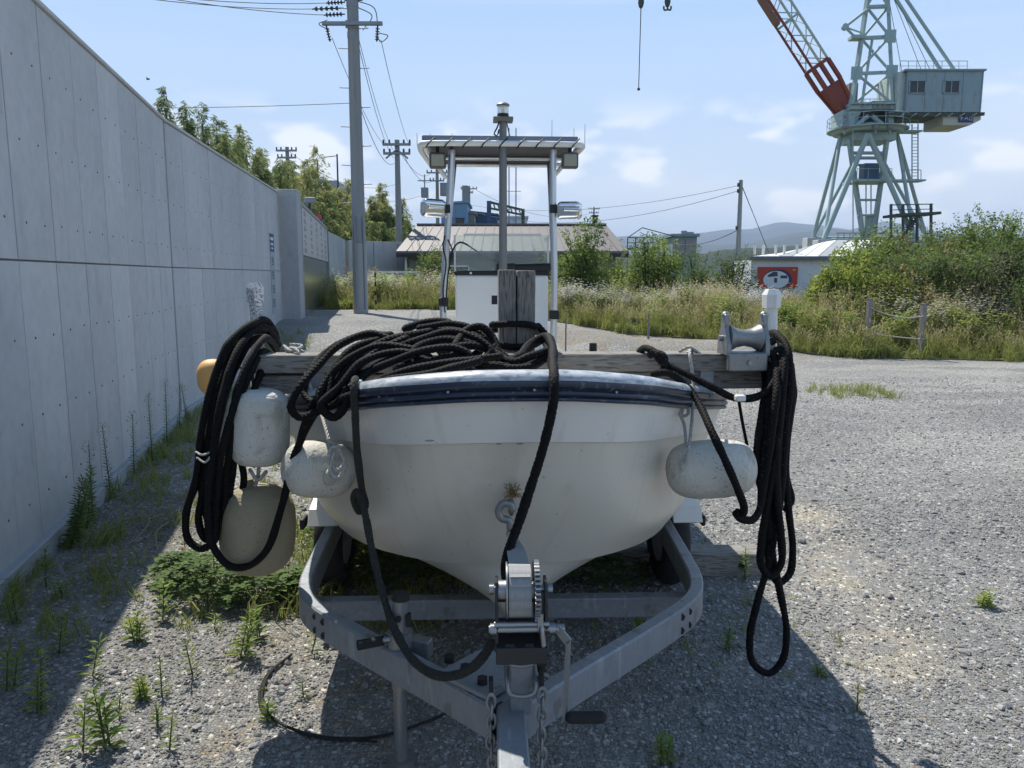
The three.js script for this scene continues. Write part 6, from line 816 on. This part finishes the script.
// meadow grass: tufts nobody could count
{
  const tuft = (seed, n, h, w, col, seedHead, spread) => { const R = rng(seed), L = new Leaves(); for (let i = 0; i < n; i++) { const a = R() * 6.283, lean = .08 + .38 * R() * spread, dir = V(Math.cos(a) * lean, 1, Math.sin(a) * lean).normalize(), side = dir.clone().cross(rv(R)).normalize(), p = V((R() - .5) * .22, 0, (R() - .5) * .22), l = h * (.55 + .6 * R()); L.blade(p, dir, side, l, w * (.7 + .6 * R()), vary(R, col, .25), .2 + .6 * R()); if (seedHead && R() < seedHead) for (let k = 0; k < 6; k++) { const q = p.clone().addScaledVector(dir, l * (.7 + .05 * k)); const dd = rv(R).add(V(0, 1, 0)).normalize(); L.quad(q, dd, dd.clone().cross(rv(R)).normalize(), .055, .016, vary(R, [.35, .32, .16], .25)); } } return L.geo(); };
  const kinds = [['meadow_grass', tuft(1, 13, .62, .012, [.285, .30, .09], .3, 1.5), 'green meadow grass beyond the gravel'], ['dry_grass', tuft(2, 13, .85, .007, [.37, .33, .155], 1, 1.2), 'tan seed bearing grass in the meadow'], ['short_grass', tuft(3, 14, .30, .012, [.26, .285, .085], 0, 2), 'short green grass at the gravel edge'], ['leafy_weeds', (() => { const R = rng(4), L = new Leaves(); for (let s = 0; s < 3; s++) { const b = V((R() - .5) * .3, 0, (R() - .5) * .3); for (let k = 0; k < 22; k++) { const y = .08 + k * .028, a = k * 2.4 + R(), d = V(Math.cos(a), .5, Math.sin(a)).normalize(); L.quad(b.clone().add(V(0, y, 0)), d, d.clone().cross(UP).normalize(), .10, .035, vary(R, [.24, .30, .08], .25), .3); } } return L.geo(); })(), 'leafy green weeds among the meadow grass']];
  const flower = (() => { const R = rng(6), L = new Leaves(); for (let s = 0; s < 5; s++) { const a = R() * 6.283, dir = V(Math.cos(a) * .25, 1, Math.sin(a) * .25).normalize(), l = .65 + .25 * R(), p = V(0, 0, 0); L.blade(p, dir, V(1, 0, 0), l, .006, [.08, .11, .03], .1); for (let f = 0; f < 3; f++) { const c = p.clone().addScaledVector(dir, l * (.86 + .05 * f)).add(V((R() - .5) * .08, 0, (R() - .5) * .08)); for (let k = 0; k < 7; k++) { const b = k / 7 * 6.283, d = V(Math.cos(b), .25, Math.sin(b)).normalize(); L.quad(c, d, V(-Math.sin(b), 0, Math.cos(b)), .030, .018, [.74, .74, .70]); } L.quad(c.clone().add(V(-.005, .004, 0)), V(1, 0, 0), V(0, 0, 1), .011, .011, [.5, .36, .04]); } } return L.geo(); })();
  kinds.push(['wild_flowers', flower, 'white daisy like flowers in the meadow']);
  const R = rng(55), o = new THREE.Object3D(), lists = kinds.map(() => []);
  const N = 46000;
  for (let i = 0; i < N; i++) {
    const v = Math.pow(R(), 1.9), x0 = -6 + 34 * R(), e = edge(x0) + .9 * (noise2(x0 * 1.7 + 7, 5, 61) - .5) + .5 * (noise2(x0 * 6 + 7, 9, 62) - .5), d = e + v * 24, x = x0; if (x > d * .75 + 1 || x < -d * .24 || (x > 6.5 && d > 22.5 && x < d * .46)) { continue; }
    const n = noise2(x * .9 + 12, d * .9 + 12, 21), n2 = noise2(x * 2.2 + 60, d * 2.2 + 60, 25), dist = d - e; let k;
    const left = x < -1; const tanZone = sm(1.5, 4, x) * sm(.8, 2.2, dist);
    if (dist < .55 + .5 * n) k = R() < .75 ? 2 : 0; else if (R() < (left ? .12 : .18 + .62 * tanZone) * sm(.36, .56, n)) k = 1; else if (n2 > .60 && R() < .45) k = 3; else if (R() < .10 && n > .42) k = 4; else k = R() < .25 ? 2 : R() < .2 ? 3 : 0;
    if (k === 4 && !(left || (x > 1.0 && x < 7 && d > 18) || x > 10)) k = 0;
    if (dist < 1.2 && R() > .35 + .65 * sm(0, 1.2, dist + n2 - .3)) continue; lists[k].push([x, d, (.72 + .5 * R()) * (.5 + .58 * sm(.25, .7, n2)) * (x > d * .29 && x < d * .40 ? .72 : 1)]);
  }
  for (let i = 0; i < 3000; i++) { const x = R() < .25 ? -5 + 4 * R() : 1.2 + 5.5 * R(), d = x < 0 ? 20.6 + 4 * R() : 18.3 + 4.5 * R(); if (noise2(x * 2 + 9, d * 2 + 9, 41) > .53) lists[4].push([x, d, .85 + .3 * R()]); }
  for (let i = 0; i < 1800; i++) { const x = 8 + 8 * R(), d = 15.6 + 4 * R(); if (noise2(x * 2 + 9, d * 2 + 9, 43) > .55) lists[4].push([x, d, .9 + .4 * R()]); }
  // sparse sprouts on the yard: low green clumps along the wall foot, by the trailer and right of the boat
  const short = lists[2]; const addS = (n, f) => { for (let i = 0; i < n; i++) { const [x, d, s] = f(); short.push([x, d, s]); } };
  const wallX = d => d < 8.4 ? lerp(-1.05, -3.66, (d + 2.8) / 11.2) : lerp(-3.66, -4.62, (d - 8.4) / 7.15);
  addS(400, () => { const d = 3.0 + 11 * R(), x = wallX(d) + .06 + .75 * Math.pow(R(), 2.4); return [x, d, .22 + .5 * R()]; });
  addS(260, () => { const d = 5 + 7 * R(), x = wallX(d) + .3 + 2.1 * R(); return [x, d, .12 + .3 * R()]; });
  addS(190, () => [-1.6 + 1.5 * R(), 3.3 + 1.5 * R(), .2 + .5 * R()]);
  addS(60, () => [-.5 + 1.3 * R(), 4.2 + 1.5 * R(), .2 + .35 * R()]);
  addS(60, () => [4.1 + 1.0 * R(), 9.9 + .9 * R(), .3 + .35 * R()]);
  addS(120, () => { const d = 2.5 + 2.6 * R(); return [-1.9 + 1.3 * R() - .12 * d, d, .07 + .13 * R()]; });
  addS(26, () => [.95 + .5 * R(), 2.9 + .8 * R(), .08 + .12 * R()]);
  addS(26, () => [.35 + .5 * R(), 2.75 + .8 * R(), .08 + .14 * R()]);
  kinds.forEach(([name, g, label], k) => { const im = new THREE.InstancedMesh(g, GRASS, lists[k].length); im.name = numbered(name); tag(im, label, null, null, 'stuff'); im.castShadow = im.receiveShadow = true; lists[k].forEach(([x, d, s], i) => { o.position.set(x, gh(x, d) + (d > 13 ? .015 : 0), -d); o.rotation.set(0, R() * 6.283, 0); o.scale.set(s, s * (.85 + .3 * R()), s); o.updateMatrix(); im.setMatrixAt(i, o.matrix); }); scene.add(im); });
  console.log('tufts', lists.map(l => l.length).join(' '));
}

// weeds on the yard, each a plant of its own
function weedGeo(seed, h, n, leaf, w, col, top) {
  const R = rng(seed), L = new Leaves(), lean = V((R() - .5) * (top ? .22 : .5), 1, (R() - .5) * (top ? .22 : .5)).normalize(), ns = Math.max(1, top ? 1 : 1 + Math.floor(R() * 3)), st = [];
  for (let s = 0; s < ns; s++) { const b = V((R() - .5) * .03, 0, (R() - .5) * .03), dir = lean.clone().add(V((R() - .5) * .35 * (s ? 1 : .3), 0, (R() - .5) * .35 * (s ? 1 : .3))).normalize(), hh = h * (s ? .6 + .3 * R() : 1); st.push(bar(b.clone().add(V(0, -.02, 0)), b.clone().addScaledVector(dir, hh), .0035 * (1 + h), .0015, 5));
    for (let k = 0; k < n; k++) { const t = .06 + .94 * k / n, a = k * 2.399 + R() * .6, up = .35 + .7 * t, d = V(Math.cos(a), up, Math.sin(a)).normalize(), p = b.clone().addScaledVector(dir, hh * t), l = leaf * (.65 + .5 * R()) * (top ? 1 - .55 * t : 1 - .25 * t); L.quad(p, d, d.clone().cross(UP).normalize(), l, l * w, vary(R, col, .22), .25); }
    if (top) for (let k = 0; k < 46; k++) { const a = R() * 6.283, t = .78 + .22 * R(), p = b.clone().addScaledVector(dir, hh * t), d = V(Math.cos(a), .9, Math.sin(a)).normalize(), q = p.clone().addScaledVector(d, .05 * (1.15 - t) / .3); L.quad(q, d, d.clone().cross(UP).normalize(), .018, .008, vary(R, [.42, .42, .36], .2)); } }
  return [L.geo(), st];
}
{
  const cols = [[.25, .33, .085], [.22, .30, .09], [.29, .36, .085]];
  const put = (name, x, d, h, label, seed, o = {}) => { const [lg, st] = weedGeo(seed, h, o.n ?? 34, o.leaf ?? .07, o.w ?? .2, o.col ?? cols[seed % 3], o.top); const t = thing(name, label, 'weed', [x, gh(x, d), -d], 0, o.group ?? 'weeds on the gravel'); mesh('leaves', [lg], LEAF, t); mesh('stem', [st], GSTEM, t); return t; };
  const on = (px, py) => { const u = (px - 512) / FOCAL, v = (384 - py) / FOCAL, t = -EYE / (v * cP - sP); return [u * t, (cP + v * sP) * t]; };
  // tall fleabane stalks along the wall: foot of each in the photo, height in metres
  const tall = [[70, 548, .48, 'dense upright green stalk closest against the wall', 0], [93, 518, .5, 'thin stalk next to the dense green one at the wall', 1], [112, 500, .55, 'slim flowering stalk third from the near end of the wall', 1], [135, 478, .52, 'flowering stalk with dense base by the wall', 1], [152, 462, .58, 'tall pale flowering stalk mid way along the wall', 1], [168, 448, .62, 'tallest pale flowering stalk by the wall', 1], [180, 436, .5, 'short flowering stalk left of the rope coil', 1], [189, 428, .45, 'flowering stalk nearest the rope coil by the wall', 1], [84, 530, .34, 'short green stalk between the first stalks at the wall', 0]];
  tall.forEach(([px, py, h, lab, top], i) => { const [x, d] = on(px, py); put('fleabane', x, d, h, lab, 300 + i, { n: top ? 90 : 110, leaf: top ? .06 : .075, w: .16, top: !!top, group: 'tall weeds along the wall', col: top ? [.17, .21, .10] : [.15, .22, .065] }); });
  const ws = [[47, 588, .2, 'leafy weed at the foot of the wall at the left edge'], [14, 625, .16, 'weed in the lower left corner of the wall foot'], [62, 600, .1, 'tiny weed beside the wall footing'], [165, 697, .15, 'bright weed standing alone in the sunlit gravel'], [196, 676, .16, 'slender bright weed right of the lone weed'], [243, 660, .19, 'bushy bright weed on sunlit gravel below the lowest float'], [258, 642, .13, 'small bright weed behind the bushy one'], [312, 655, .17, 'weed beside the left trailer knee'], [162, 622, .17, 'tall tuft at the edge of the wall shade'], [158, 725, .10, 'small weed in front of the lone weed'], [168, 752, .12, 'weed at the bottom edge of the photo on the left'], [80, 752, .2, 'bright twin weed at the bottom left'], [106, 750, .21, 'taller bright weed at the bottom left'], [35, 712, .2, 'dark weed in the wall shade at the left edge'], [92, 680, .14, 'weed in the wall shade above the twin weeds'], [60, 655, .14, 'dark weed in the wall shade near the footing'], [136, 645, .12, 'weed on the shade line'], [267, 722, .07, 'tiny sprout on the sunlit gravel'], [300, 700, .06, 'tiny sprout left of the cable'], [142, 700, .08, 'small sprout at the shade edge'], [10, 690, .16, 'weed cut by the left edge'], [118, 715, .09, 'small plant between the twin weeds and the lone weed'], [188, 568, .14, 'weed below the rope coil'], [215, 630, .07, 'tiny bright sprout below the clover'], [742, 578, .17, 'green weed growing beside the timber sleeper'], [858, 712, .12, 'pale yellow green weed on the open gravel at the lower right'], [664, 762, .1, 'weed in the boat shadow at the bottom'], [820, 675, .05, 'tiny sprout on the gravel left of the sandy patch'], [704, 560, .1, 'small weed behind the right trailer rail'], [640, 640, .12, 'weed below the right trailer rail'], [726, 650, .1, 'weed beside the hanging rope loop'], [984, 606, .07, 'lone dark sprig on the open gravel at the right']];
  ws.forEach(([px, py, h, lab], i) => { const [x, d] = on(px, py); const pale = lab.startsWith('pale'); put(pale ? 'pale_weed' : 'weed', x, d, h * (pale ? 1 : 1.05), lab, 400 + i, { n: 12 + Math.floor(h * 60 * (.6 + .9 * hash(i, 2))), leaf: (.042 + h * .13) * (.75 + .5 * hash(i, 3)), w: .14 + .24 * hash(i, 4), col: pale ? [.30, .29, .09] : undefined }); });
  // clover clumps with pink flowers under the left floats
  const clover = (x, d, w, h, seed, label) => { const R = rng(seed), L = new Leaves(), F = new Leaves(), st = []; for (let i = 0; i < 260; i++) { const a = R() * 6.283, r = w * (.6 + .55 * noise2(Math.cos(a) * 3 + 20 + seed, Math.sin(a) * 3 + 20)) * Math.sqrt(R()), p = V(Math.cos(a) * r, h * (1 - (r / w) ** 2 * .6) * (.35 + .65 * R()), Math.sin(a) * r * .7); if (i % 7 === 0) st.push(bar(V(p.x * .5, -.02, p.z * .5), p, .002, .0015, 4)); const c = vary(R, [.13, .20, .06], .45); for (let k = 0; k < 3; k++) { const b = a + k * 2.094, d2 = V(Math.cos(b), .25 + .3 * (R() - .5), Math.sin(b)).normalize(); L.quad(p, d2, V(-Math.sin(b), .1, Math.cos(b)), .032, .024, c, .1); } } for (let i = 0; i < (seed % 2 ? 1 : 3); i++) { const a = R() * 6.283, r = w * .85 * R(), p = V(Math.cos(a) * r, h * 1.02 * (1 - (r / w) ** 2 * .5), Math.sin(a) * r * .7); st.push(bar(V(p.x, 0, p.z), p, .002, .0015, 4)); for (let k = 0; k < 40; k++) { const q = rv(R); q.y = Math.abs(q.y); F.quad(p, q.normalize(), q.clone().cross(rv(R)).normalize(), .016, .006, vary(R, [.42, .20, .26], .25)); } } const o = thing('clover', label, 'clover', [x, gh(x, d), -d], 0, 'clover clumps by the trailer'); mesh('leaves', [L.geo()], LEAF, o); mesh('flowers', [F.geo()], LEAF, o); mesh('stems', [st], GSTEM, o); };
  [[212, 600, .30, .24, 'dark green clover clump with pink flowers below the rope coil'], [262, 606, .26, .18, 'clover clump below the lowest float'], [300, 598, .2, .16, 'clover beside the left trailer rail'], [350, 568, .24, .24, 'clover clump inside the left trailer rail'], [345, 545, .25, .22, 'green clump under the left side of the hull'], [395, 585, .3, .2, 'shaded green clump behind the cross member'], [600, 580, .3, .15, 'shaded green clump under the right side of the hull'], [184, 585, .18, .18, 'small leafy clump at the left end of the clover']].forEach(([px, py, w, h, l], i) => { const [x, d] = on(px, py); clover(x, d, w, h, 700 + i, l); });
  // dead stalks lying by the wall
  const R = rng(3); for (let i = 0; i < 7; i++) { const [x, d] = on(105 + 90 * R(), 480 + 95 * R()), a = R() * 6.283, l = .3 + .3 * R(); const o = thing('dead_stalk', 'bleached dead stalk lying among the weeds by the wall', 'stalk', [x, gh(x, d) + .02, -d], a, 'dead stalks by the wall'); mesh('stalk', [tube([V(0, 0, 0), V(l * .5, .03, .03), V(l, .01, -.02)], .004, { step: .05, radial: 5 })], mat({ color: rgb(.30, .26, .18), roughness: 1 }), o); }
}
// rope fence and stakes in the meadow
{
  const posts = [[870, 299, 339, 15.1], [924, 304, 353, 14.75]].map(([px, t, b, d], i) => { const p = at(px, t, d), y0 = gh(p.x, d) - .2, o = thing('fence_post', i ? 'right weathered post of the rope fence' : 'left weathered post of the rope fence', 'post', [p.x, y0, -d], 0, 'rope fence posts'); mesh('post', [box(.085, p.y - y0, .085, 0, (p.y - y0) / 2, 0, 0, .3, 0, { r: .01, swap: true })], MT.woodPale, o); mesh('cap', [box(.095, .012, .095, 0, p.y - y0 + .004, 0, 0, .3, 0)], MT.woodPale, o); return [p, d]; });
  for (const [y0, y1, sag, lab] of [[307, 318, .10, 'upper white rope of the meadow fence'], [333, 341, .02, 'lower white rope of the meadow fence']]) { const a = at(870, y0, 15.05), b = at(924, y1 - 2, 14.7), P = []; for (let i = 0; i <= 10; i++) { const t = i / 10, p = a.clone().lerp(b, t); p.y -= sag * 4 * t * (1 - t); P.push(p); } tag(mesh('fence_rope', [tube(P, .011, { step: .08, radial: 6 })], MT.whiteRope), lab, 'rope', 'fence ropes'); }
  const stake = (px, t, d, m, r, lab, name = 'stake') => { const p = at(px, t, d), y0 = gh(p.x, d) - .15, o = thing(name, lab, 'stake', [p.x, y0, -d]); mesh('stake', [bar(V(0, 0, 0), V(0, p.y - y0, 0), r, r * .8, 8)], m, o); return [o, p.y - y0]; };
  stake(649, 313, 15.6, MT.woodPale, .025, 'thin grey stake at the edge of the meadow');
  stake(566, 318, 12.5, MT.wood, .014, 'thin leaning stick right of the console');
  const [so, sh] = stake(375, 268, 19.5, mat({ color: rgb(.40, .28, .10), roughness: .6 }), .02, 'black and yellow striped marker post beside the tall pole', 'marker_post'); for (let i = 0; i < 5; i++) mesh('band', [cyl(.0225, .0225, sh / 11, 0, sh * (.1 + .19 * i), 0, 0, 0, 0, 10)], MT.black, so);
  const pl = at(662, 325, 17.7), o = thing('old_plank', 'dark old plank half hidden in the meadow grass', 'plank', [pl.x, gh(pl.x, 17.7), -17.7], .05); mesh('plank', [box(1.7, .16, .12, 0, .2, 0, 0, 0, 0, { r: .01 })], MT.wood, o); for (const x of [-.7, .7]) mesh('leg', [box(.1, .16, .1, x, .06, 0)], MT.wood, o);
  const gr = at(383, 272, 22), g2 = thing('guard_rail', 'short white guard rail beyond the tall pole', 'guard rail', [gr.x, gh(gr.x, 22), -22]); mesh('rail', [box(1.5, .05, .05, .3, gr.y - g2.position.y, 0)], MT.whitePaint, g2); for (const x of [-.4, 1.0]) mesh('post', [box(.05, gr.y - g2.position.y, .05, x, (gr.y - g2.position.y) / 2, 0)], MT.whitePaint, g2);
  const bd = at(148, 79, 40), bo = thing('bird', 'tiny distant bird in the sky above the wall', 'bird', [bd.x, bd.y, bd.z]); mesh('body', [place(new THREE.SphereGeometry(1, 10, 8).scale(.10, .045, .05), 0, 0, 0), ...[-1, 1].map(s => { const g = new THREE.BufferGeometry().setFromPoints([V(.03, .01, 0), V(-.03, .01, 0), V(-.02, .05, s * .2), V(.03, .01, 0), V(-.02, .05, s * .2), V(.02, .045, s * .2)]); g.computeVertexNormals(); return g; })], MT.black, bo);
}
scene.fog = new THREE.FogExp2(new THREE.Color(0.55, 0.68, 0.90), 0.00014);
renderer.render(scene, camera);
